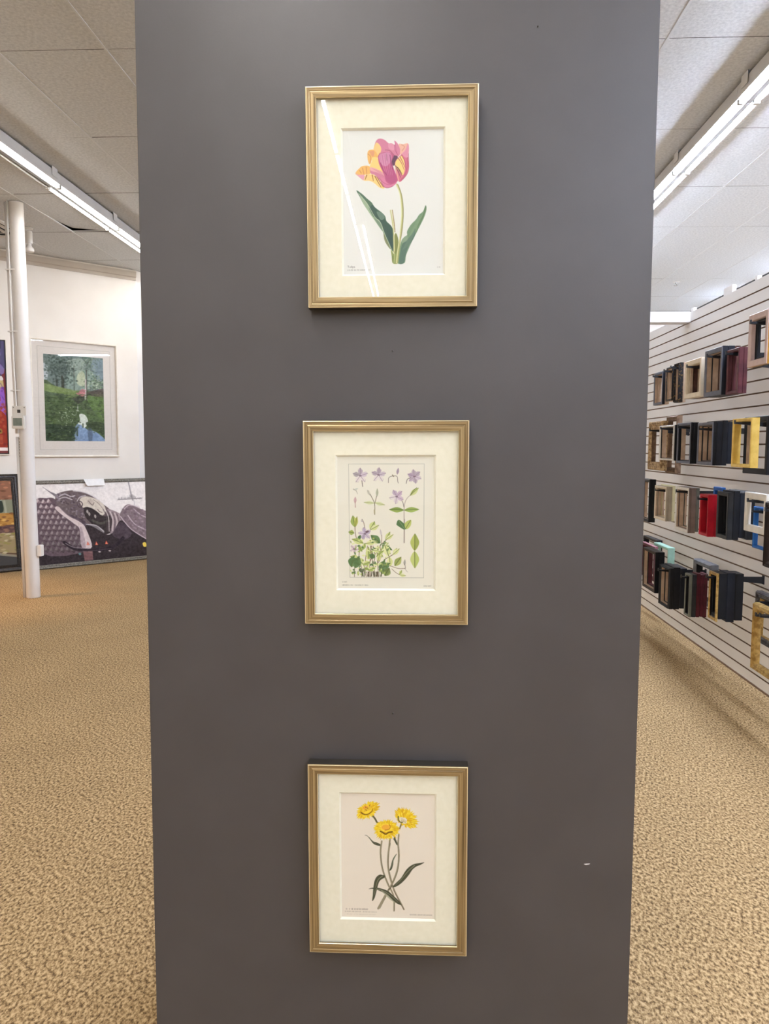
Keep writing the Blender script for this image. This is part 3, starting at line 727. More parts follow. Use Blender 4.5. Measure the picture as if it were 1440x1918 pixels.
    # boat, lanterns, water
    c.stroke([(330, 910), (420, 980), (560, 1010), (800, 1000), (960, 950), (1060, 860)], 40, (46, 36, 42)); c.stroke([(340, 920), (440, 975), (600, 985)], 7, (170, 156, 160), .7)
    for x, y in ((610, 930), (715, 930), (840, 920)): c.poly([(x-20, y+16), (x, y-30), (x+20, y+16)], (204, 92, 70)); c.poly([(x-9, y+10), (x, y-10), (x+9, y+10)], (236, 176, 150))
    c.poly([(540, 1020), (655, 1020), (650, 1130), (545, 1140)], (170, 120, 118), .7, False)
    for k in range(6): c.stroke([(540, 1035+k*18), (655, 1030+k*18)], 6, (70, 54, 58), .6)
    for x, y in ((740, 1030), (870, 1018)): c.poly([(x-18, y), (x, y-8), (x+18, y), (x, y+10)], (196, 180, 178))
    c.poly([(480, 1050), (500, 1040), (515, 1056), (495, 1072)], (110, 150, 150), .8)
    c.stroke([(100, 1020), (500, 1030), (900, 990)], 6, (92, 80, 84), .6)
    c.poly([(1310, 925), (1350, 915), (1362, 960), (1320, 970)], (232, 206, 90))
    # tiny far skyline
    for k in range(60): x = 1060+k*5.4; h = r.uniform(5, 38)+max(0, 55-abs(x-1240)*.9); c.stroke([(x, 385-(k*.3)), (x+r.uniform(-2, 2), 385-h)], 4, (120, 112, 114), .55)
    c.stroke([(1222, 160), (1240, 330), (1250, 385)], 14, (130, 124, 126), .7, 20); c.stroke([(1265, 390), (1268, 450)], 10, (160, 154, 156), .5); c.stroke([(1050, 385), (1370, 365)], 7, (104, 96, 98), .7)
    c.noise(6, 2.6, 6); c.noise(4, .8, 5); c.blur(2)
    return c


def draw_village():
    c = Canvas(-60, 905, 34, 1057, (96, 74, 56), 2.0)
    r = random.Random(8); c.frame(0, 880, 9.13)
    c.poly([(-600, 200), (320, 200), (320, 560), (-600, 560)], (140, 98, 76), 1, False)
    c.poly([(-600, 540), (320, 540), (320, 760), (-600, 760)], (132, 134, 112), 1, False)
    for x in (10, 160, -140, -290, -440): c.poly([(x, 560), (x+60, 545), (x+70, 730), (x+10, 735)], (50, 58, 50)); c.stroke([(x-6, 560), (x+62, 545)], 10, (196, 192, 172), .8); c.stroke([(x+84, 560), (x+90, 760)], 16, (166, 166, 146), .7)
    c.poly([(-600, 760), (320, 760), (330, 960), (-600, 960)], (176, 130, 66), 1, False)
    c.poly([(-600, 960), (330, 960), (340, 1100), (-600, 1060)], (92, 68, 64), 1, False)
    c.poly([(-600, 1060), (340, 1090), (350, 1440), (100, 1380), (-600, 1330)], (150, 132, 96), 1, False)
    c.poly([(-600, 1320), (0, 1340), (350, 1500), (360, 1700), (-600, 1700)], (66, 64, 62), 1, False)
    c.stroke([(-600, 1300), (0, 1340), (180, 1430), (350, 1490)], 34, (150, 142, 122), .8)
    for k in range(520):
        x, y = r.uniform(-560, 330), r.uniform(230, 1420)
        if y < 540: p = [(170, 112, 84), (120, 84, 66), (190, 128, 98), (104, 70, 52)]
        elif y < 760: continue
        elif y < 970: p = [(206, 156, 74), (150, 104, 48), (220, 180, 104), (110, 74, 50)]
        elif y < 1090: p = [(110, 82, 80), (74, 54, 54), (140, 104, 84)]
        else: p = [(178, 160, 120), (120, 106, 72), (140, 134, 74), (196, 182, 150)]
        c.poly([(x-20, y), (x, y-16), (x+22, y), (x, y+18)], r.choice(p), .7)
    return c


def draw_figures():
    c = Canvas(-62, 637, 17, 851, (120, 60, 60), 2.0)
    r = random.Random(9); c.frame(0, 620, 7.38)
    c.poly([(-500, 100), (150, 100), (150, 520), (-500, 520)], (88, 84, 118), 1, False)
    c.poly([(-500, 120), (80, 130), (80, 240), (-500, 240)], (58, 58, 74), .9, False)
    for x, y, s in ((-10, 310, 56), (-200, 330, 66), (-380, 300, 60)): c.poly([(x-s, y), (x, y-s*1.1), (x+s, y), (x, y+s*1.2)], (222, 210, 160))
    c.poly([(-500, 420), (30, 430), (60, 620), (-500, 640)], (132, 118, 170), .9)
    c.poly([(-60, 450), (10, 440), (20, 520), (70, 600), (90, 680), (-60, 700)], (222, 216, 214))
    c.stroke([(-30, 470), (20, 560), (70, 610)], 26, (66, 54, 84), .8)
    c.poly([(-500, 690), (95, 680), (100, 770), (-500, 800)], (206, 190, 132), .9, False)
    c.poly([(-500, 790), (100, 770), (110, 1200), (-500, 1060)], (120, 74, 156), 1, False)
    c.poly([(30, 860), (100, 820), (105, 1130), (60, 1140)], (150, 96, 196), .8)
    c.poly([(-500, 980), (20, 880), (40, 1080), (115, 1190), (130, 1620), (-500, 1620)], (150, 56, 42))
    for k in range(200):
        x, y = r.uniform(-460, 120), r.uniform(1000, 1600); c.poly([(x-18, y), (x, y-22), (x+18, y), (x, y+22)], r.choice([(170, 74, 50), (120, 44, 44), (184, 98, 66)]), .5)
    for k in range(120):
        x, y = r.uniform(-460, 100), r.uniform(250, 980); c.stroke([(x, y), (x+r.uniform(-20, 20), y+r.uniform(20, 60))], 14, r.choice([(96, 84, 150), (170, 160, 200), (200, 186, 150), (80, 52, 110)]), .35)
    c.poly([(10, 1360), (60, 1360), (62, 1420), (8, 1420)], (146, 116, 60)); c.stroke([(36, 1390), (40, 1392)], 26, (80, 50, 40))
    for k in range(7): c.stroke([(0, 1450+k*18), (66, 1452+k*18)], 7, (190, 112, 78), .45)
    c.poly([(-500, 1618), (125, 1620), (125, 1665), (-500, 1665)], (238, 224, 220), 1, False)
    return c


# ------------------------------------------------------------------ the three framed prints on the grey column
FRONT_Y = 1.550


def print_frame(canvas, name, label, cx, cz, w, h, mleft, mright, mtop, mbot, lean, roll, yaw=0., caption=None):
    D = .030
    root = thing(name, label, 'picture frame', (0, 0, 0), (0, 0, 0), 'botanical prints hung in a column')
    # pivot at the frame's lower back edge against the column
    fb = MB()
    prof = [(.004, .0), (.0, .001), (.0, D-.0022), (.0008, D-.0004), (.0020, D), (.0070, D-.0003), (.0085, D-.0010), (.0100, D-.0003), (.0165, D-.0004), (.0196, D-.0008), (.0205, D-.0020), (.0205, D-.0056), (.0170, D-.0060), (.0170, 0.)]
    mi = [1, 1, 0, 2, 0, 0, 0, 0, 0, 2, 0, 1, 1, 1]
    frame_mesh(fb, w, h, prof, mi)
    o = fb.build('moulding', [M['gold_frame'], M['frame_side'], M['frame_lip']], root)
    iw, ih = w-2*.0172, h-2*.0172
    g = MB(); g.box((-iw/2, -(D-.0066), -ih/2), (iw/2, -(D-.0084), ih/2)); g.build('glass', M['glass'], root)
    # mat board with a bevelled window
    x0, x1, z0, z1 = -w/2+mleft, w/2-mright, -h/2+mbot, h/2-mtop
    mb = MB(); yf, yb, bv = -(D-.0092), -(D-.0132), .0034
    X0, X1, Z0, Z1 = -iw/2, iw/2, -ih/2, ih/2
    O = [(X0, Z0), (X1, Z0), (X1, Z1), (X0, Z1)]; I = [(x0, z0), (x1, z0), (x1, z1), (x0, z1)]
    I2 = [(x0+bv, z0+bv), (x1-bv, z0+bv), (x1-bv, z1-bv), (x0+bv, z1-bv)]
    for k in range(4):
        k2 = (k+1) % 4
        mb.quad([(O[k][0], yf, O[k][1]), (O[k2][0], yf, O[k2][1]), (I[k2][0], yf, I[k2][1]), (I[k][0], yf, I[k][1])], 0)
        mb.quad([(I[k][0], yf, I[k][1]), (I[k2][0], yf, I[k2][1]), (I2[k2][0], yb, I2[k2][1]), (I2[k][0], yb, I2[k][1])], 1)
        mb.quad([(O[k][0], yb, O[k][1]), (O[k2][0], yb, O[k2][1]), (I2[k2][0], yb, I2[k2][1]), (I2[k][0], yb, I2[k][1])], 0)
        mb.quad([(O[k][0], yf, O[k][1]), (O[k2][0], yf, O[k2][1]), (O[k2][0], yb, O[k2][1]), (O[k][0], yb, O[k][1])], 0)
    mb.build('mat_board', [M['mat'], M['bevel']], root)
    sh = canvas.sheet('print', (x1-x0), (z1-z0), M['print'], root, yb+.0004)
    sh.location = ((x0+x1)/2, 0, (z0+z1)/2)
    if caption:
        cu = bpy.data.curves.new('caption', 'FONT'); cu.body = caption; cu.size = .0058; cu.extrude = .00005; cu.space_character = 1.05
        tmp = bpy.data.objects.new('caption_text', cu); C.objects.link(tmp); bpy.context.view_layer.update()
        me = bpy.data.meshes.new_from_object(tmp.evaluated_get(bpy.context.evaluated_depsgraph_get())); bpy.data.objects.remove(tmp)
        me.name = 'caption'; me.materials.clear(); me.materials.append(M['nail'])
        co = bpy.data.objects.new('caption', me); C.objects.link(co); co.parent = sh
        co.rotation_euler = (PI/2, 0, 0); co.location = (-(x1-x0)/2+.0100, yb+.0004-.00012, -(z1-z0)/2+.0158)
    bk = MB(); bk.box((-w/2+.0175, -.008, -h/2+.0175), (w/2-.0175, -.004, h/2-.0175)); bk.build('backing_board', M['frame_side'], root)
    # place: lean turns the top edge away from the column about the bottom back edge
    Ry = Matrix.Rotation(roll, 4, 'Y'); Rx = Matrix.Rotation(lean, 4, 'X')
    T0 = Matrix.Translation((0, 0, h/2)); T1 = Matrix.Translation((cx, FRONT_Y-.0005-abs(math.sin(yaw))*w/2, cz-h/2)) @ Matrix.Rotation(yaw, 4, 'Z')
    root.matrix_world = T1 @ Rx @ T0 @ Ry
    return root


print_frame(draw_tulip(), 'framed_tulip_print', 'gold framed print of one pink and yellow tulip, topmost on the dark grey column', -.0575, 1.897, .3235, .404, .0650, .0615, .0725, .0610, math.radians(1.5), math.radians(-.45), math.radians(.7), 'Tulips')
print_frame(draw_vinca(), 'framed_botanical_plate', 'gold framed plate of lilac flowers and green leaf studies, middle frame on the column', -.0665, 1.2783, .3235, .402, .0625, .0640, .0670, .0665, math.radians(.5), math.radians(-.35))
print_frame(draw_daisies(), 'framed_yellow_flower_print', 'gold framed print of three yellow strawflowers, lowest on the dark grey column', -.060, .5885, .3235, .402, .0630, .0630, .0615, .0680, math.radians(.4), math.radians(-.35))
# ------------------------------------------------------------------ room shell
mb = MB(); mb.box((-9, -13, -.05), (7, 14, 0)); struct(mb.build('floor', M['carpet']), 'tan flecked loop carpet')

mb = MB(); mb.box((-.556, 1.55, 0), (.441, 2.05, CEIL), 0, .003); struct(mb.build('wall_center', M['pillar']), 'free-standing dark grey display column')

# ceiling: mineral tiles in a tee grid, one tile pushed up at its corner
mb = MB(); GX0, GY0, TX, TY = 1.30, 4.42, .61, 1.21
rr = random.Random(2)
for i in range(-17, 10):
    for j in range(-15, 9):
        x0, y0 = GX0+i*TX, GY0+j*TY; x1, y1 = x0+TX, y0+TY
        if x0 < -9.2 or x1 > 7.3 or y0 < -13.5 or y1 > 15: continue
        g = .0025; d = [rr.uniform(0, .0025) for _ in range(4)]
        warped = abs(x0+3.58) < .05 and abs(y1-8.05) < .05
        a, b, c_, e = x0+g, x1-g, y0+g, y1-g
        if warped:
            n = 8; zf = lambda u, v: CEIL+.042*max(0, 1-u*1.15)**1.3*max(0, v)**3
            for p in range(n):
                for q in range(n):
                    u0, u1, v0, v1 = p/n, (p+1)/n, q/n, (q+1)/n
                    mb.quad([(a+(b-a)*u, c_+(e-c_)*v, zf(u, v)) for u, v in ((u0, v0), (u0, v1), (u1, v1), (u1, v0))], 0)
        else:
            mb.quad([(a, c_, CEIL+d[0]), (a, e, CEIL+d[1]), (b, e, CEIL+d[2]), (b, c_, CEIL+d[3])], 0)
for i in range(-17, 10):
    x = GX0+i*TX
    mb.box((x-.0065, -12, CEIL-.0012), (x+.0065, 14, CEIL+.012), 1)
mb.box((-9.2, -12.9, CEIL+.14), (7.2, 14.2, CEIL+.16), 2)
for j in range(-15, 9):
    y = GY0+j*TY; mb.box((-9, y-.004, CEIL+.006), (7, y+.004, CEIL+.016), 2 if j % 3 == 1 else 1)
struct(mb.build('ceiling', [M['ceiling'], M['tbar'], M['dark']]), 'suspended ceiling of mineral fibre tiles')

S2 = 2**.5
NW = Vector((1, -1, 0))/S2; UW = Vector((1, 1, 0))/S2
DW = -9.45


def wpt(s, z, off=0.): p = NW*(DW+off)+UW*s; p.z = z; return p


def prism(mb, pts, z0, z1, mi=0):
    n = len(pts)
    for k in range(n):
        a, b = pts[k], pts[(k+1) % n]; mb.quad([(a[0], a[1], z0), (b[0], b[1], z0), (b[0], b[1], z1), (a[0], a[1], z1)], mi)
    mb.quad([(p[0], p[1], z0) for p in pts][::-1], mi); mb.quad([(p[0], p[1], z1) for p in pts], mi)


pc = wpt(4.40, 0); pa = wpt(-2.3, 0)
mb = MB(); prism(mb, [pa, pc, wpt(4.40, 0, -.15), wpt(-2.3, 0, -.15)], 0, CEIL); struct(mb.build('wall_left', M['white_wall']), 'angled off-white wall')
mb = MB(); pe = Vector((-3.0, 13.0, 0)); prism(mb, [pc, pe, pe+Vector((-.15, .03, 0)), pc+Vector((-.15, .03, 0))], 0, CEIL); struct(mb.build('wall_return', M['white_paint']), 'white return wall behind the column')
mb = MB(); prism(mb, [pa, pa+Vector((-.15, 0, 0)), (pa.x-.15, -12.6, 0), (pa.x, -12.6, 0)], 0, CEIL); struct(mb.build('wall_far_left', M['white_wall']))
mb = MB(); mb.box((-3.2, 13.0, 0), (6.6, 13.15, CEIL)); struct(mb.build('wall_back', M['white_wall']))
mb = MB(); mb.box((6.4, -12.6, 0), (6.55, 13.0, CEIL)); struct(mb.build('wall_right', M['white_wall']))
mb = MB(); mb.box((pa.x-.15, -12.75, 0), (6.55, -12.6, CEIL)); struct(mb.build('wall_front', M['white_wall']))
# crown board on the angled wall
mb = MB(); c0, c1 = -2.2, 4.40
prof = [(0, 3.47), (.012, 3.47), (.012, 3.505), (.022, 3.515), (.022, 3.578), (.0, 3.578)]
for k in range(len(prof)):
    (o0, z0), (o1, z1) = prof[k], prof[(k+1) % len(prof)]
    mb.quad([wpt(c0, z0, o0), wpt(c1, z0, o0), wpt(c1, z1, o1), wpt(c0, z1, o1)])
struct(mb.build('trim_1', M['crown']), 'beige crown board under the ceiling')

# slatted partition on the right
XP, PH, PITCH_S = 2.012, 2.44, .0762
mb = MB(); Y0, Y1 = .9, 12.2
ys = [Y0, 6.02-4.88+.0, 6.02, 8.46, 10.9, Y1]; ys = [Y0, 3.58, 6.02, 8.46, 10.9, Y1]
n = int(round(PH/PITCH_S))
for s in range(len(ys)-1):
    ya, yb = ys[s]+.0008, ys[s+1]-.0008
    for k in range(n):
        z0, z1 = k*PITCH_S, (k+1)*PITCH_S
        a, b = z0+(.0045 if k else 0), z1-.0045
        mb.quad([(XP, ya, a), (XP, yb, a), (XP, yb, b), (XP, ya, b)], 0)
        if k:
            mb.quad([(XP, ya, a), (XP, yb, a), (XP+.009, yb, a+.0035), (XP+.009, ya, a+.0035)], 0)
            mb.quad([(XP+.009, ya, z0-.006), (XP+.009, yb, z0-.006), (XP+.009, yb, z0+.008), (XP+.009, ya, z0+.008)], 1)
            mb.quad([(XP, ya, z0-.0045), (XP, yb, z0-.0045), (XP+.009, yb, z0-.006), (XP+.009, ya, z0-.006)], 1)
mb.box((XP+.010, Y0, 0), (XP+.11, Y1, PH-.002), 0)
struct(mb.build('wall_slatted', [M['slat'], M['groove']]), 'white slatted display partition')
mb = MB(); mb.box((XP+.045, 4.2, PH-.002), (XP+.075, 6.45, PH+.028), 0, .004); struct(mb.build('trim_2', M['dark']), 'dark cable run on top of the partition')
for n_, y, w, h in ((3, 5.37, .15, .050), (5, 6.05, .05, .030), (6, 4.93, .04, .028)):
    mb = MB(); mb.box((XP+.015, y-w/2, PH-.002), (XP+.042, y+w/2, PH+h), 0, .003); struct(mb.build('trim_%d' % n_, M['slat']), 'white clip on top of the partition')
mb = MB(); mb.box((.80, 6.02, 0), (.9, 6.18, 2.45), 0, .004); struct(mb.build('trim_7', M['white_paint']), 'ivory post carrying the header rail')
mb = MB(); mb.box((.90, 6.04, 2.362), (XP+.06, 6.16, 2.440), 0, .004)
struct(mb.build('trim_4', M['white_paint']), 'ivory header rail at the partition top')
mb = MB(); mb.box((XP-.004, Y0, 0), (XP, Y1, .012)); struct(mb.build('baseboard_right', M['groove']))

# small marks on the column
for k, (px, py, r_) in enumerate(((736, 1335, .0024), (735, 657, .0016), (1007, 50, .0013))):
    p = on_y(px, py, 1.55); mb = MB(); mb.lathe([(0, .0035), (r_*.8, .0032), (r_, .0015), (r_*.7, 0), (r_*.5, -.003)], 12)
    o = mb.build('nail', M['nail']); o.location = (p.x, 1.5495, p.z); o.rotation_euler = (PI/2, 0, 0)
    tag(o, ['steel nail head in the column between the middle and lowest frames', 'tiny nail left in the column between the upper two frames', 'tiny nail high on the column, right of the topmost frame'][k], 'nail')
p = on_y(1093, 1618, 1.55); mb = MB()
mb.quad([(0, -.0006, 0), (.004, -.0006, -.0015), (.010, -.0006, -.0005), (.013, -.0006, .0012), (.006, -.0006, .0008)]); mb.quad([(0, .0002, 0), (.004, .0002, -.0015), (.010, .0002, -.0005), (.013, .0002, .0012), (.006, .0002, .0008)])
o = mb.build('paint_chip', M['slat']); o.location = (p.x, 1.5495, p.z); tag(o, 'small pale chip in the paint, low on the right side of the column', 'paint chip')


# ------------------------------------------------------------------ fluorescent strip lights
def make_strip(x, yc, L, cool, dead_outer, label, group, tube_off=(-.045, .045), dead_r=False, mt=None):
    mt = mt or M['tube']
    t = thing('strip_light', label, 'ceiling light', (x, yc, CEIL), (0, 0, 0), group)
    h = MB(); l = L/2-.001
    for sgn in (0,):
        pts = [(-.066, -.016), (-.074, -.104), (-.034, -.092), (-.016, -.116), (.016, -.116), (.034, -.092), (.074, -.104), (.066, -.016)]
        for k in range(len(pts)):
            a, b = pts[k], pts[(k+1) % len(pts)]
            h.quad([(a[0], -l, a[1]), (b[0], -l, b[1]), (b[0], l, b[1]), (a[0], l, a[1])], 1 if 1 <= k <= 5 else 0)
        h.quad([(p[0], -l, p[1]) for p in pts]); h.quad([(p[0], l, p[1]) for p in pts][::-1])
    h.build('housing', [M['white_metal'], M['reflector']], t)
    for sx in tube_off:
        m = M['tube_dead'] if ((dead_outer and sx < 0) or (dead_r and sx > 0)) else (M['tube_cool'] if cool == 1 else mt)
        b = MB(); b.tube([(sx, -l+.018, -.108), (sx, l-.018, -.108)], .0128, 10); o = b.build('tube', m, t)
        for e in (-1, 1):
            s = MB(); s.box((sx-.017, e*(l-.010)-.008, -.126), (sx+.017, e*(l-.010)+.008, -.088), 0, .002)
            s.build('lamp_holder', M['white_metal'], t)
    for sx in (-1, 1):
        b = MB(); q = .0
        b.box((sx*.076-.0015, q-.045, -.070), (sx*.076+.0015, q+.045, 0), 0)
        o = b.build('hanger_bracket', M['white_metal'], t); o.location.y = .49 if sx > 0 else .49
    return t


TL = 1.222
ordn = ['first', 'second', 'third', 'fourth', 'fifth', 'sixth', 'seventh', 'eighth', 'ninth', 'tenth', 'eleventh']
names = {-1: 'nearest lit strip light seen in the left ceiling row, one of its tubes unlit', 0: 'middle strip light of those seen in the left ceiling row', 1: 'farthest strip light seen in the left row, cut off by the column edge'}
for k in range(-12, 4):
    yc = 6.33+TL*(k+.5)
    if k in names: lab = names[k]
    else: lab = 'white strip light of the left ceiling row, outside the photographed part'
    make_strip(-2.965, yc, TL, False, k == -1, lab, 'left row of ceiling strip lights')
names = {-1: 'strip light nearest the top right corner of the ceiling on the right', 0: 'bright strip light hung above the slatted partition, second in the right row', 1: 'bright strip light in the right row, its far end cut off by the column'}
for k in range(-12, 4):
    yc = 4.95+TL*(k+.5)
    lab = names.get(k, 'bright strip light of the right ceiling row, outside the photographed part')
    make_strip(1.945, yc, TL, True, False, lab, 'right row of ceiling strip lights')
for k in range(-10, 1):
    yc = .22+TL*(k+.5)
    make_strip(-.52, yc, TL, False, False, mt=M['tube_mid'], dead_r=(-6 < k < -1), label= 'strip light of the middle row behind the viewer, mirrored in the tulip print glass', group='middle row of ceiling strip lights')
for k in range(-2, 5):  # unseen row, added to cool and brighten the ceiling at right
    make_strip(4.60, 4.95+TL*(k*1.6+.5), TL, 2, False, mt=M['tube_fill'], label= 'added unseen strip light over the aisle behind the slatted partition', group='added far right row of ceiling strip lights')

# ------------------------------------------------------------------ round column with conduit and thermostat
cx, cy, cr = -3.618, 7.07, .062
mb = MB(); mb.lathe([(cr-.002, 0), (cr, .004), (cr, CEIL-.002)], 40, (0, 0, 0)); mb.lathe([(0, .001), (cr-.002, 0)], 40)
t = thing('support_pole', 'round white support pole standing on the carpet at left, with conduit up its side', 'pole', (cx, cy, 0), (0, -.0105, 0))
mb.build('post', M['white_paint'], t)
mb = MB()
vd = Vector((-.89, -.36, 0)).normalized()
ax, ay = -.078, -.012
mb.tube([(ax, ay, 1.53), (ax, ay, 1.60), (ax-.006, ay, 2.1), (ax-.010, ay, CEIL-.002)], .0165, 14)
conduit = mb.build('conduit', M['white_paint'], t)
mb = MB(); mb.tube([(ax+.038, ay-.052, 1.53), (ax+.030, ay-.052, 1.66), (ax+.020, ay-.045, 2.1), (ax+.020, ay-.040, CEIL-.002)], .0085, 10)
mb.build('cable_channel', M['white_paint'], t)
mb = MB(); mb.tube([(ax, ay, 0), (ax, ay, 1.50)], .0145, 14); mb.build('lower_conduit', M['white_paint'], t)
for z in (1.92, 2.45, 3.0):
    mb = MB(); mb.box((ax-.020, ay-.052, z-.006), (ax+.070, ay+.01, z+.006), 0, .002); mb.build('pipe_strap', M['white_paint'], conduit)
for k in range(7):
    z = 1.475-k*.026+.004*math.sin(k*5); mb = MB(); q = -.046+.003*math.sin(k*2.1); yq = -math.sqrt(cr*cr-q*q)
    mb.box((q-.003, yq-.0012, z), (q+.003, yq+.004, z+.013), 0, .001); mb.build('paint_scuff', M['nail'], t)
mb = MB(); mb.box((-.046, -.0372, 1.235), (-.038, -.03, 1.25), 0, .001); mb.build('paint_scuff', M['nail'], t)

# thermostat on a plate in front of the pole
tp = on_y(34.5, 790.5, cy-.085); k_ = 1/(FPX/ (cy-.085))
t = thing('thermostat', 'small white thermostat with grey screen on the pole', 'thermostat', (tp.x, cy-.066, tp.z))
mb = MB(); mb.box((-.060, -.034, -.062), (.060, -.006, .060), 0, .008); case = mb.build('case', M['plastic'], t)
mb = MB(); mb.box((-.042, -.0352, -.034), (.042, -.0335, .036), 0, .0004); mb.build('screen', M['screen'], case)
mb = MB(); mb.box((.050, -.036, -.03), (.056, -.0335, .03), 0, .0008); mb.build('button_strip', M['white_metal'], case)
t = thing('junction_box', 'flat ivory junction plate above the thermostat', 'junction box', (tp.x+.004, cy-.066, tp.z+.106))
mb = MB(); mb.box((-.066, -.010, -.046), (.066, .003, .040), 0, .003); plate = mb.build('plate', M['plastic'], t)
mb = MB(); mb.box((-.016, -.013, -.022), (.014, -.009, .006), 0, .001); mb.build('opening', M['nail'], plate)
for s in (-1, 1):
    mb = MB(); mb.box((s*.05-.004, -.0125, .022), (s*.05+.004, -.009, .030), 0, .001); mb.build('screw', M['nail'], plate)
p = on_y(77, 1031, cy)
t = thing('wall_switch_box', 'little white box low on the right side of the round pole', 'switch box', (cx+cr-.004, cy, p.z))
mb = MB(); mb.box((0, -.03, -.052), (.042, .03, .052), 0, .004); mb.build('box', M['white_paint'], t)
mb = MB(); mb.box((.0415, -.022, -.042), (.0445, .022, .042), 0, .001); mb.build('cover', M['plastic'], t)

# spotlight by the pole, ceiling vent, sprinkler
t = thing('spotlight', 'white cylindrical ceiling spotlight beside the top of the pole', 'spotlight', (-3.965, 7.88, CEIL), (0, 0, 0))
mb = MB(); mb.lathe([(0, -.012), (.05, -.012), (.052, 0), (0, 0)], 24); mb.build('mounting_plate', M['white_metal'], t)
mb = MB(); mb.tube([(-.02, 0, -.01), (-.02, 0, -.075)], .006, 8); mb.box((-.03, -.008, -.085), (.012, .008, -.065), 0, .002); mb.build('arm', M['white_metal'], t)
mb = MB(); mb.lathe([(0, -.035), (.030, -.035), (.034, -.045), (.034, -.150), (.030, -.155), (0, -.155)], 24, (.012, 0, 0)); mb.build('body', M['white_metal'], t)
mb = MB(); mb.lathe([(.020, -.155), (.022, -.175), (.030, -.190), (.042, -.200), (.047, -.215), (.046, -.232), (.040, -.236), (0, -.236)], 24, (.012, 0, 0)); mb.build('lamp_head', M['white_paint'], t)

t = thing('ceiling_vent', 'square louvred ceiling vent behind the top of the pole', 'vent', (-4.47, 7.80, CEIL), (0, 0, 0))
mb = MB(); frame_mesh(mb, .78, .78, [(0, 0), (0, .014), (.03, .022), (.05, .010), (.05, 0)], [0, 0, 0, 0, None]); o = mb.build('vent_frame', M['white_metal'], t); o.rotation_euler = (PI/2, 0, 0)
for k in range(3):
    mb = MB(); w = .62-k*.17; frame_mesh(mb, w, w, [(0, .004), (.022, .020), (.030, .018), (.006, .002)], [0, 0, 0, 0]); o = mb.build('louvre', M['white_metal'], t); o.rotation_euler = (PI/2, 0, 0)
mb = MB(); mb.box((-.35, -.35, -.0035), (.35, .35, -.001)); mb.build('duct_opening', M['dark'], t)

t = thing('sprinkler', 'small chrome sprinkler head on the ceiling at right', 'sprinkler', (3.35, 10.66, CEIL))
chrome = noisy('chrome', (170, 170, 172), (196, 196, 198), 10, .25, .8)
mb = MB(); mb.lathe([(0, -.006), (.045, -.006), (.05, 0)], 20); mb.build('escutcheon', M['white_metal'], t)
mb = MB(); mb.lathe([(.012, -.006), (.012, -.03), (.006, -.032), (.006, -.045), (.03, -.048), (.03, -.052), (0, -.052)], 16); mb.build('deflector', chrome, t)

# ------------------------------------------------------------------ pictures on and against the angled wall
A45 = PI/4


def hang(root, s, z, off, lean=0.): root.location = wpt(s, z, off); root.rotation_euler = (lean, 0, A45)


pale = noisy('pale ivory frame', (226, 219, 206), (234, 228, 216), 20, .4)
rose_mat = noisy('pale rose mat board', (224, 214, 210), (229, 219, 215), 60, .85)
t = thing('framed_landscape', 'ivory framed picture of a stream in a green meadow, hung on the angled wall', 'picture frame')
s0, s1, z0, z1 = 3.092, 4.125, 1.282, 2.652
w, h = s1-s0, z1-z0
mb = MB(); frame_mesh(mb, w, h, [(0, 0), (0, .034), (.006, .038), (.016, .036), (.022, .022), (.022, 0)], [0]*6); mb.build('moulding', pale, t)
mb = MB(); mb.box((-w/2+.02, -.020, -h/2+.02), (w/2-.02, -.018, h/2-.02)); mb.build('glass', M['glass'], t)
iz0, iz1, is0, is1 = 1.472, 2.480, 3.246, 3.952
mb = MB(); x0, x1, q0, q1 = is0-(s0+s1)/2, is1-(s0+s1)/2, iz0-(z0+z1)/2, iz1-(z0+z1)/2
mw, mh = w/2-.02, h/2-.02
for (a, b, c_, d) in ((-mw, -mh, mw, q0), (-mw, q1, mw, mh), (-mw, q0, x0, q1), (x1, q0, mw, q1)): mb.box((a, -.010, b), (c_, -.007, d))
mb.build('mat_board', rose_mat, t)
mb = MB(); frame_mesh(mb, .86, 1.20, [(0, .0100), (0, .0112), (.003, .0112), (.003, .0100)], [0]*4, (x0+x1)/2+.01, 0, (q0+q1)/2*0); mb.build('mat_line', noisy('grey mat line', (176, 168, 162), (184, 176, 170), 20), t)
sh = draw_landscape().sheet('picture', is1-is0, iz1-iz0, M['canvas'], t, -.0085); sh.location = ((x0+x1)/2, 0, (q0+q1)/2)
hang(t, (s0+s1)/2, (z0+z1)/2, .001)

t = thing('framed_figure_poster', 'tall red and purple abstract figure picture at the left edge, left of the pole', 'picture frame')
s0, s1, z0, z1 = 2.25, 2.845, 1.31, 2.605
w, h = s1-s0, z1-z0
mb = MB(); frame_mesh(mb, w, h, [(0, 0), (0, .026), (.010, .026), (.010, .008)], [0, 0, 0, 0]); mb.build('moulding', pale, t)
mb = MB(); frame_mesh(mb, w-.02, h-.02, [(0, .010), (0, .020), (.010, .020), (.010, .010)], [0]*4); mb.build('fillet', M['frame_side'], t)
draw_figures().sheet('picture', w-.03, h-.03, M['canvas'], t, -.012)
hang(t, (s0+s1)/2, (z0+z1)/2, .001)

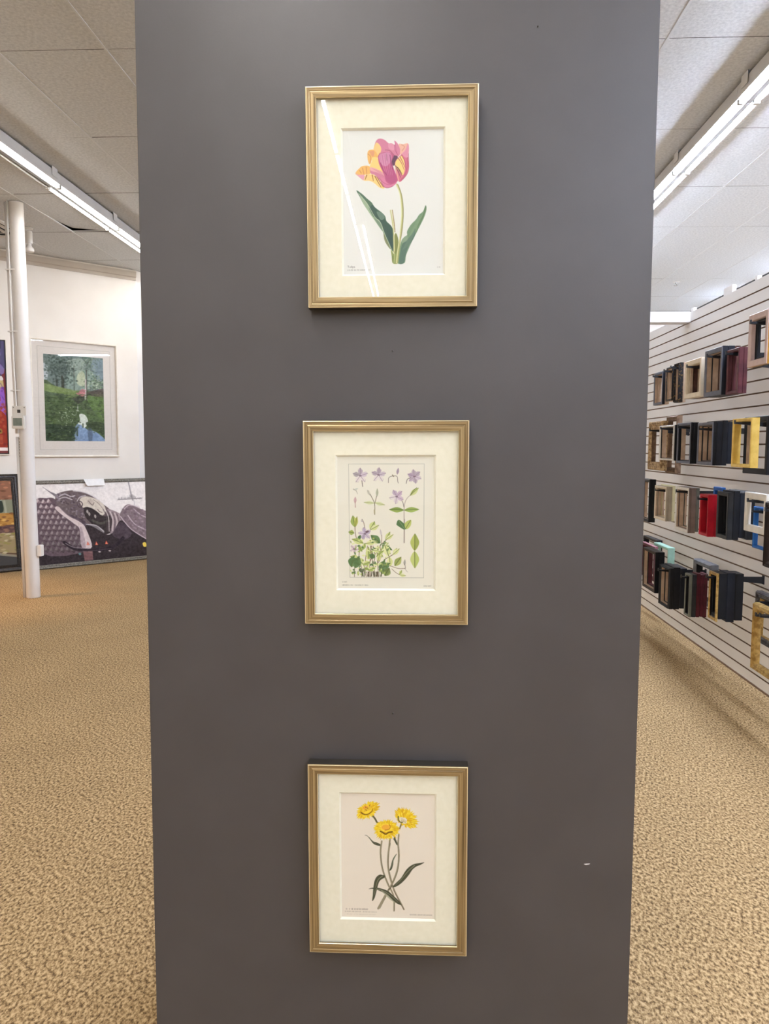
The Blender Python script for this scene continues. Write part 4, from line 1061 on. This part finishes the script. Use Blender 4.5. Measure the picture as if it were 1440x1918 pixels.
grey_orn = noisy('weathered grey ornate frame', (88, 85, 78), (146, 142, 132), 70, .5, .2, .5, .6, 60, None, False, 6, .35, .7, .006)
t = thing('leaning_statue_painting', 'wide grey framed picture of a reclining stone head, leaning at the wall foot', 'picture frame')
w, h = 1.62, 1.03
mb = MB(); frame_mesh(mb, w, h, [(0, 0), (0, .030), (.008, .034), (.016, .030), (.030, .034), (.040, .026), (.044, .018), (.044, 0)], [0]*8); mb.build('moulding', grey_orn, t)
mb = MB(); mb.box((-w/2+.03, -.008, -h/2+.03), (w/2-.03, -.004, h/2-.03)); mb.build('backing_board', M['dark'], t)
draw_statue().sheet('picture', w-.086, h-.086, M['canvas'], t, -.016)
LEAN = math.asin(.24/h)
hang(t, 2.985+w/2, h/2*math.cos(LEAN)+.002, .145, -LEAN)

t = thing('paper_tag', 'blank white paper card folded over the top of the reclining head picture', 'paper card')
mb = MB(); P = []
for k in range(7): P.append((.0+.0, -.003-.004*k/6*1.0-.010*(k/6)**2, -.085*k/6))
for k in range(6):
    a, b = P[k], P[k+1]
    mb.quad([(-.125+.03*k/6, a[1], a[2]), (.125, a[1], a[2]), (.125, b[1], b[2]), (-.125+.03*(k+1)/6, b[1], b[2])])
    mb.quad([(-.125+.03*k/6, a[1]-.0008, a[2]), (.125, a[1]-.0008, a[2]), (.125, b[1]-.0008, b[2]), (-.125+.03*(k+1)/6, b[1]-.0008, b[2])])
mb.box((-.125, -.003, -.001), (.125, .034, .001)); mb.build('card', M['paper'], t)
top_off = .145-.12+.005
tl = Vector((0, -.038, h/2+.003))
Mx = Matrix.Translation(wpt(2.985+w/2, h/2*math.cos(LEAN)+.002, .145)) @ Matrix.Rotation(A45, 4, 'Z') @ Matrix.Rotation(-LEAN, 4, 'X')
t.matrix_world = Mx @ Matrix.Translation(Vector((3.78-(2.985+w/2), -.034, h/2+.002)))

dark_orn = noisy('dark carved frame', (34, 30, 28), (72, 62, 54), 60, .4, .2, .5, .4, 40, (1, 1, 1), False, 5, .4, .75, .004)
t = thing('leaning_village_painting', 'dark framed autumn village street painting leaning on the wall, left of the pole', 'picture frame')
w, h = 1.25, 1.10
mb = MB(); frame_mesh(mb, w, h, [(0, 0), (0, .030), (.012, .036), (.020, .030), (.038, .030), (.046, .022), (.058, .026), (.064, .018), (.070, .020), (.074, .012), (.074, 0)], [0]*11); mb.build('moulding', dark_orn, t)
mb = MB(); mb.box((-w/2+.05, -.006, -h/2+.05), (w/2-.05, -.003, h/2-.05)); mb.build('backing_board', M['dark'], t)
draw_village().sheet('picture', w-.146, h-.146, M['canvas'], t, -.011)
LEAN = math.asin(.17/h)
hang(t, 2.905-w/2, h/2*math.cos(LEAN)+.002, .105, -LEAN)
# ------------------------------------------------------------------ sample frames hung on hooks along the slatted partition
def fm(name, c1, c2=None, rough=.42, metal=0., sc=18, bump=0., lo=.4, hi=.6):
    return noisy(name, c1, c2 or tuple(max(0, v-10) for v in c1), sc, rough+.06, metal, .3, bump, sc*2, None, False, 4, lo, hi, .003)


K = {
 'slate': fm('slate grey lacquer', (104, 108, 122)), 'navy': fm('navy black lacquer', (30, 34, 44), (24, 28, 38)),
 'black': fm('black lacquer', (26, 28, 34), (20, 22, 27)), 'charcoal': fm('charcoal lacquer', (48, 50, 54)), 'bronze': fm('speckled bronze', (34, 34, 38), (150, 118, 66), .4, .3, 70, .5, .56, .7),
 'tan': fm('tan raw wood', (206, 184, 162), (186, 162, 140)), 'cream': fm('cream lacquer', (238, 226, 204)), 'ivory': fm('pale yellow lacquer', (232, 228, 188)), 'brown': fm('dark brown wood', (92, 58, 48), (70, 42, 36)),
 'maroon': fm('maroon lacquer', (96, 50, 56), (78, 38, 46)), 'wine': fm('wine red lacquer', (88, 24, 40), (70, 18, 32)), 'mauve': fm('pale mauve lacquer', (214, 192, 188)), 'goldbrown': fm('golden brown', (186, 138, 62), (158, 112, 48), .35, .3),
 'ornate': fm('antique ornate gold', (196, 168, 126), (132, 104, 70), .5, .2, 45, .9), 'walnut': fm('worn walnut', (138, 112, 90), (108, 84, 66), .5, 0, 30, .5), 'white': fm('white lacquer', (236, 234, 228)),
 'gold': fm('bright satin gold', (236, 204, 112), (222, 186, 92), .35, .35), 'taupe': fm('taupe lacquer', (132, 118, 110)), 'sage': fm('grey green lacquer', (118, 122, 114)), 'beige': fm('beige lacquer', (178, 168, 150)),
 'red': fm('bright red lacquer', (190, 26, 44), (170, 20, 38)), 'blue': fm('bright blue lacquer', (42, 112, 196), (34, 98, 178)), 'espresso': fm('espresso lacquer', (46, 36, 34), (36, 28, 26)),
 'mint': fm('mint lacquer', (176, 222, 206)), 'pink': fm('dusty pink lacquer', (176, 124, 136)), 'silver': fm('grey silver', (128, 132, 140), (108, 112, 120), .35, .4), 'antique': fm('antique gold leaf', (206, 176, 112), (164, 132, 74), .35, .45, 40, .4),
 'silverblack': fm('black and silver ridges', (52, 50, 54), (92, 90, 92), .35, .3, 50, .3),
}


def sample_frame(label, y0, y1, z0, z1, xf, d, face, mat, side=None, wood='tan', ridged=False, cat='picture frame'):
    w, h = y1-y0, z1-z0
    mb = MB(); f = min(face, w*.42)
    if ridged:
        prof = [(0, 0), (0, d-.012), (.004, d-.004), (f*.2, d), (f*.32, d-.004), (f*.45, d-.002), (f*.6, d-.008), (f*.75, d-.006), (f, d-.012), (f, 0)]
        mi = [1, 0, 0, 0, 0, 0, 0, 0, 2, 2]
    else:
        prof = [(0, 0), (0, d-.0035), (.0030, d), (f-.004, d-.0015), (f, d-.005), (f, .0)]; mi = [1, 0, 0, 0, 2, 2]
    frame_mesh(mb, w, h, prof, mi)
    o = mb.build('sample_frame', [K[mat], K[side or mat], K[wood]])
    o.location = (xf+d, (y0+y1)/2, (z0+z1)/2); o.rotation_euler = (0, 0, -PI/2)
    return tag(o, label, cat, 'sample frames hung on the slatted partition')


HOOKN = [0]


def hook(label, y, z, xt, drop=0):
    t = thing('display_hook', label, 'display hook', (XP, y, z), (0, 0, 0), 'black hooks on the slatted partition')
    L_ = XP-xt
    mb = MB()
    for s in (-1, 1):
        mb.quad([(-L_, s*.009, -.010), (-.004, s*.009, -.040), (-.004, s*.009, .0), (-L_, s*.009, .0)])
    mb.quad([(-L_, -.009, 0), (-L_, .009, 0), (-.004, .009, 0), (-.004, -.009, 0)]); mb.quad([(-L_, -.009, -.010), (-L_, .009, -.010), (-.004, .009, -.040), (-.004, -.009, -.040)])
    mb.quad([(-L_, -.009, 0), (-L_, .009, 0), (-L_, .009, -.010), (-L_, -.009, -.010)])
    mb.box((-L_-.005, -.009, -.010), (-L_, .009, .010), 0, .001)
    mb.build('arm', M['black_metal'], t)
    mb = MB(); mb.box((-.005, -.014, -.044), (-.0005, .014, .008), 0, .001); mb.build('wall_plate', M['black_metal'], t)
    return t


def stack(where, far, near, top, bot, xf, layers, hooked=True):
    """where: words naming the stack; layers from the aisle inwards: (depth, label, face width, face, side, wood, grow, ridged)"""
    mid = (top+bot)/2
    y0 = on_x(near, mid, xf).y; y1 = on_x(far, mid, xf).y
    z1 = on_x(near, top, xf).z; z0 = on_x(near, bot, xf).z
    x = xf
    for L_ in layers:
        d, lab, face, mat, side, wood, grow, rid = (list(L_)+[None]*8)[:8]
        g = grow or 0.
        sample_frame(lab, y0, y1-(g if g < 0 else 0)*0, z0+(0 if g >= 0 else -g), z1+(g if g > 0 else 0), x, d, face, mat, side, wood or 'tan', bool(rid))
        x += d+.0015
    if hooked:
        fw = max(min(l[2], (y1-y0)*.42) for l in layers)
        hook('black hook of '+where, (y0+y1)/2, z1-fw-.001, xf-.035)
    return y0, y1, z0, z1, x


T1, T2, T3, T4 = 'top row of samples', 'second row of samples', 'third row of samples', 'lowest row of samples'
# top row
stack('the slate frame at the far left of the '+T1, 1224, 1240, 695, 757, 1.78, [
    (.022, 'slate grey frame, leftmost on the '+T1, .020, 'slate', 'navy'), (.03, 'tan wood frame behind the leftmost slate grey frame of the top row', .026, 'tan')])
stack('the thin bronze frame, second on the '+T1, 1247, 1258, 686, 750, 1.79, [
    (.012, 'dark speckled bronze frame with thin sides, second on the '+T1, .014, 'bronze', 'black'), (.03, 'pinkish tan frame behind the thin bronze frame of the top row', .024, 'tan')])
stack('the black ornate frame, third on the '+T1, 1261, 1270, 679, 753, 1.78, [
    (.033, 'black frame with gold flecks, just left of the cream frames on the top row', .020, 'bronze', 'bronze', 'tan', 0, 1), (.02, 'tan frame behind the gold flecked black frame of the top row', .026, 'tan')])
stack('the cream frames in the middle of the '+T1, 1282, 1312, 669, 742, 1.75, [
    (.020, 'cream frame, outermost of the cream stack on the '+T1, .032, 'cream', 'cream', 'cream'), (.022, 'second cream frame of the cream stack on the top row', .034, 'cream'),
    (.028, 'dark brown frame inside the cream stack on the top row', .030, 'brown', None, 'brown'), (.03, 'tan frame nearest the wall in the cream stack on the top row', .040, 'tan')])
stack('the big slate and navy frames on the '+T1, 1319, 1351, 648, 739, 1.74, [
    (.032, 'slate grey frame facing the aisle, between cream and maroon on the '+T1, .030, 'slate', 'navy'), (.038, 'thick navy black frame behind the large slate grey one on the top row', .034, 'navy'),
    (.03, 'brown frame behind the navy one on the top row', .040, 'brown', None, 'tan')])
stack('the maroon frames on the '+T1, 1360, 1383, 650, 736, 1.76, [
    (.024, 'maroon frame facing the aisle on the '+T1, .020, 'maroon', None, 'maroon'), (.022, 'second maroon frame, behind the first on the top row', .022, 'maroon', None, 'maroon')])
stack('the large pale mauve frame at top right', 1401, 1437, 578, 680, 1.72, [
    (.024, 'large pale mauve frame, highest and rightmost on the slatted wall', .034, 'mauve', 'goldbrown', 'mauve'), (.02, 'narrow black frame inside the large pale mauve frame at top right', .048, 'black', None, 'black')])
hook('short black hook just below the large pale mauve frame', on_x(1436, 686, 1.80).y, on_x(1436, 683, 1.80).z, 1.76)
# second row
stack('the ornate gold frame, far left of the '+T2, 1213, 1238, 788, 882, 1.76, [
    (.045, 'large ornate antique gold frame, leftmost on the '+T2, .062, 'ornate', 'ornate', 'walnut', 0, 1)])
stack('the tall walnut frame', 1246, 1266, 778, 887, 1.87, [
    (.04, 'tall worn walnut brown frame, behind the ornate gold and thin white frames', .040, 'walnut', None, 'walnut', 0, 1)], False)
stack('the thin white frame on the '+T2, 1234, 1260, 796, 863, 1.70, [
    (.010, 'thin white frame, second on the '+T2, .012, 'white', 'white', 'white'), (.036, 'black frame right behind the thin white one on the second row', .016, 'black', None, 'tan')])
stack('the first slate frame of the '+T2, 1267, 1292, 791, 869, 1.72, [
    (.016, 'slate faced narrow frame right of the thin white one, second row', .018, 'slate', 'black', 'navy'), (.034, 'black frame behind the left slate faced one on the second row', .024, 'black', None, 'tan')])
stack('the thick block of black frames on the '+T2, 1305, 1334, 790, 872, 1.72, [
    (.022, 'slate faced frame in front of the thick black block on the '+T2, .020, 'slate', 'black', 'tan'), (.030, 'black frame, second in the thick block left of the bright gold frame', .026, 'navy', None, 'tan'),
    (.030, 'black frame, third in the thick block left of the bright gold frame', .030, 'black', None, 'tan', .008), (.028, 'black frame nearest the wall in the thick block of row two', .034, 'navy', None, 'tan', -.01)])
stack('the bright gold frame on the '+T2, 1370, 1406, 782, 877, 1.74, [
    (.042, 'bright satin gold deep frame, right side of the '+T2, .019, 'gold', 'gold', 'gold')])
stack('the black frame behind the bright gold one', 1392, 1437, 778, 890, 1.85, [
    (.034, 'large black frame hung behind the bright gold frame', .032, 'black', None, 'tan')], False)
# third row
stack('the black frames at the far left of the '+T3, 1199, 1215, 898, 979, 1.74, [
    (.020, 'black frame, leftmost on the '+T3, .022, 'charcoal', 'black'), (.028, 'deep black frame behind the leftmost one on the third row', .026, 'black')], False)
stack('the cream frames of the '+T3, 1225, 1246, 912, 977, 1.74, [
    (.018, 'cream frame, second stack from the left on the '+T3, .018, 'cream', 'beige'), (.024, 'beige frame behind the cream one on the third row', .022, 'beige'), (.022, 'pale yellow frame nearest the wall beside the cream one on the third row', .024, 'ivory', None, 'tan', .008)])
stack('the white and taupe frames of the '+T3, 1264, 1288, 914, 999, 1.74, [
    (.016, 'white faced frame left of the red ones on the '+T3, .020, 'white', 'taupe'), (.032, 'taupe frame behind the white faced one, left of the red frames', .024, 'taupe'), (.020, 'grey green frame behind the taupe one, left of the red frames', .022, 'sage', None, 'tan', -.008)])
stack('the red frames', 1309, 1325, 927, 1006, 1.74, [
    (.040, 'bright red frame facing the aisle', .018, 'red', None, 'red'), (.038, 'second bright red frame, on the wall side of the first', .020, 'red', None, 'red'), (.02, 'blue frame whose top shows above the red frames', .022, 'blue', None, 'blue', .045)])
stack('the black frames right of the red ones', 1341, 1362, 923, 1012, 1.74, hooked=False, layers=[
    (.030, 'charcoal frame next to the red frames', .022, 'charcoal', None, 'black'), (.034, 'black frame, middle of the block right of the red frames', .024, 'black', None, 'black', .01), (.034, 'black frame, wall side of the block right of the red frames', .026, 'navy', None, 'black', -.012)])
stack('the wide black frame', 1360, 1396, 921, 1012, 1.87, [
    (.05, 'wide black ridged frame close to the wall, right of the red frames', .040, 'charcoal', 'black', 'black', 0, 1)], False)
stack('the white frame of the '+T3, 1393, 1434, 926, 1004, 1.73, [
    (.022, 'wide white frame at the right end of the '+T3, .036, 'white', None, 'white')])
stack('the small blue frame', 1409, 1433, 952, 1033, 1.83, [
    (.024, 'small bright blue frame hanging below the wide white one', .016, 'blue', None, 'blue')])
stack('the espresso frame at the right edge', 1429, 1466, 944, 1075, 1.62, [
    (.030, 'tall dark espresso frame at the right edge, above the antique gold one', .030, 'espresso', None, 'espresso', 0, 1)])
# lowest row
stack('the leftmost gold lipped black frames, '+T4, 1203, 1226, 1034, 1112, 1.72, [
    (.030, 'black frame with pale inner lip, leftmost on the '+T4, .022, 'espresso', 'black', 'tan'), (.036, 'black frame behind the leftmost one on the lowest row', .026, 'black', None, 'maroon')], False)
stack('the pink and wine frame', 1200, 1224, 1024, 1090, 1.81, [
    (.030, 'dusty pink and wine frame showing above the leftmost black frame of the lowest row', .022, 'wine', 'pink', 'wine')], False)
stack('the mint frame', 1223, 1250, 1026, 1095, 1.86, [
    (.050, 'mint green frame close to the wall on the '+T4, .020, 'mint', None, 'mint')], False)
stack('the black frame above the pink one', 1203, 1229, 1012, 1080, 1.93, [
    (.045, 'black frame close to the wall, above the mint one at the lowest row', .022, 'black', None, 'black')], False)
stack('the deep black frames, second on the '+T4, 1233, 1251, 1064, 1142, 1.72, [
    (.034, 'black frame with pale lip, second stack on the '+T4, .020, 'charcoal', 'black', 'tan', 0, 1), (.044, 'deep black frame behind the second gold lipped one of the lowest row', .024, 'black', None, 'tan', .006), (.044, 'deep black frame nearest the wall in the second stack of the lowest row', .024, 'charcoal', 'black', 'tan', -.006)])
stack('the silver grey frame', 1296, 1328, 1058, 1140, 1.87, [
    (.055, 'grey silver frame close to the wall, above the wine red frames', .034, 'silver', 'silver', 'black', 0, 1)], False)
stack('the grey and wine red frames', 1281, 1290, 1076, 1157, 1.72, [
    (.018, 'sage grey frame, outermost beside the wine red frames', .014, 'sage', None, 'black'), (.026, 'slate frame between the sage grey and wine red frames', .016, 'charcoal'),
    (.022, 'wine red frame, first of three nested on the lowest row', .016, 'wine', None, 'wine', .006), (.022, 'wine red frame, second of three nested on the lowest row', .016, 'wine', None, 'wine', -.004), (.020, 'wine red frame, third and closest to the wall of three nested', .016, 'maroon', 'wine', 'wine', .006)])
stack('the gold fronted block of black frames', 1326, 1341, 1074, 1166, 1.72, [
    (.012, 'thin satin gold frame in front of the big black block, '+T4, .018, 'antique', 'antique', 'espresso'), (.044, 'black frame, first behind the thin gold one in the big black block', .024, 'black', None, 'black', -.016),
    (.046, 'black frame, middle of the big black block on the lowest row', .024, 'navy', None, 'black', .004), (.046, 'black frame closest to the wall in the big black block on the lowest row', .024, 'black', None, 'black', -.010)])
stack('the black and silver ridged frame', 1411, 1450, 1121, 1222, 1.80, [
    (.036, 'black and silver ridged frame behind the antique gold one at lower right', .036, 'silverblack', 'silverblack', 'antique', 0, 1)])
r_ = stack('the antique gold frame at lower right', 1405, 1452, 1148, 1284, 1.66, [
    (.034, 'large antique gold leaf frame at the lower right edge', .032, 'antique', 'antique', 'antique', 0, 1)])
hook('bare black hook poking out below the antique gold frame top', 3.68, on_x(1428, 1150, 1.62).z, 1.60)
t = thing('display_bar', 'black display bar on the slatted wall, right of the big black block', 'display bar', (XP, 4.28, on_x(1400, 1115, 1.93).z))
mb = MB(); mb.box((-.095, -.22, -.024), (-.070, .20, .024), 0, .003); mb.build('bar', M['black_metal'], t)
for s in (-.15, .14):
    mb = MB(); mb.box((-.072, s-.01, -.012), (-.0005, s+.01, .012), 0, .001); mb.build('bracket', M['black_metal'], t)

# ------------------------------------------------------------------ warm track spot at left, daylight balance, view
t = thing('warm_spotlight', 'warm ceiling spotlight off to the left of the pole', 'spotlight', (-6.3, 5.6, CEIL))
mb = MB(); mb.lathe([(0, -.03), (.05, -.03), (.055, -.18), (.045, -.18), (.04, -.05), (0, -.05)], 20); mb.build('lamp_head', M['white_metal'], t)
mb = MB(); mb.tube([(0, 0, 0), (0, 0, -.035)], .012, 8); mb.build('stem', M['white_metal'], t)
mb = MB(); mb.lathe([(0, -.150), (.040, -.150), (.040, -.155), (0, -.155)], 20); mb.build('bulb', emit_mat('warm bulb', (255, 196, 130), 30), t)
ld = bpy.data.lights.new('warm_spot', 'SPOT'); ld.energy = 420; ld.color = (1, .62, .34); ld.spot_size = math.radians(48); ld.spot_blend = .7; ld.shadow_soft_size = .05
lo = bpy.data.objects.new('warm_spot', ld); C.objects.link(lo); lo.location = (-6.3, 5.6, CEIL-.2)
d = Vector((-4.7, 6.6, 0))-lo.location; lo.rotation_euler = d.to_track_quat('-Z', 'Y').to_euler()

w = bpy.data.worlds.new('world'); bpy.context.scene.world = w; w.use_nodes = True
w.node_tree.nodes['Background'].inputs[0].default_value = (.8, .85, 1, 1); w.node_tree.nodes['Background'].inputs[1].default_value = .3
sc = bpy.context.scene
sc.view_settings.view_transform = 'Standard'; sc.view_settings.look = 'None'; sc.view_settings.gamma = 1.0
sc.view_settings.use_curve_mapping = False
sc.view_settings.exposure = 0.25
try:
    sc.cycles.max_bounces = 10; sc.cycles.diffuse_bounces = 5; sc.cycles.transparent_max_bounces = 12; sc.cycles.sample_clamp_indirect = 6
except Exception: pass
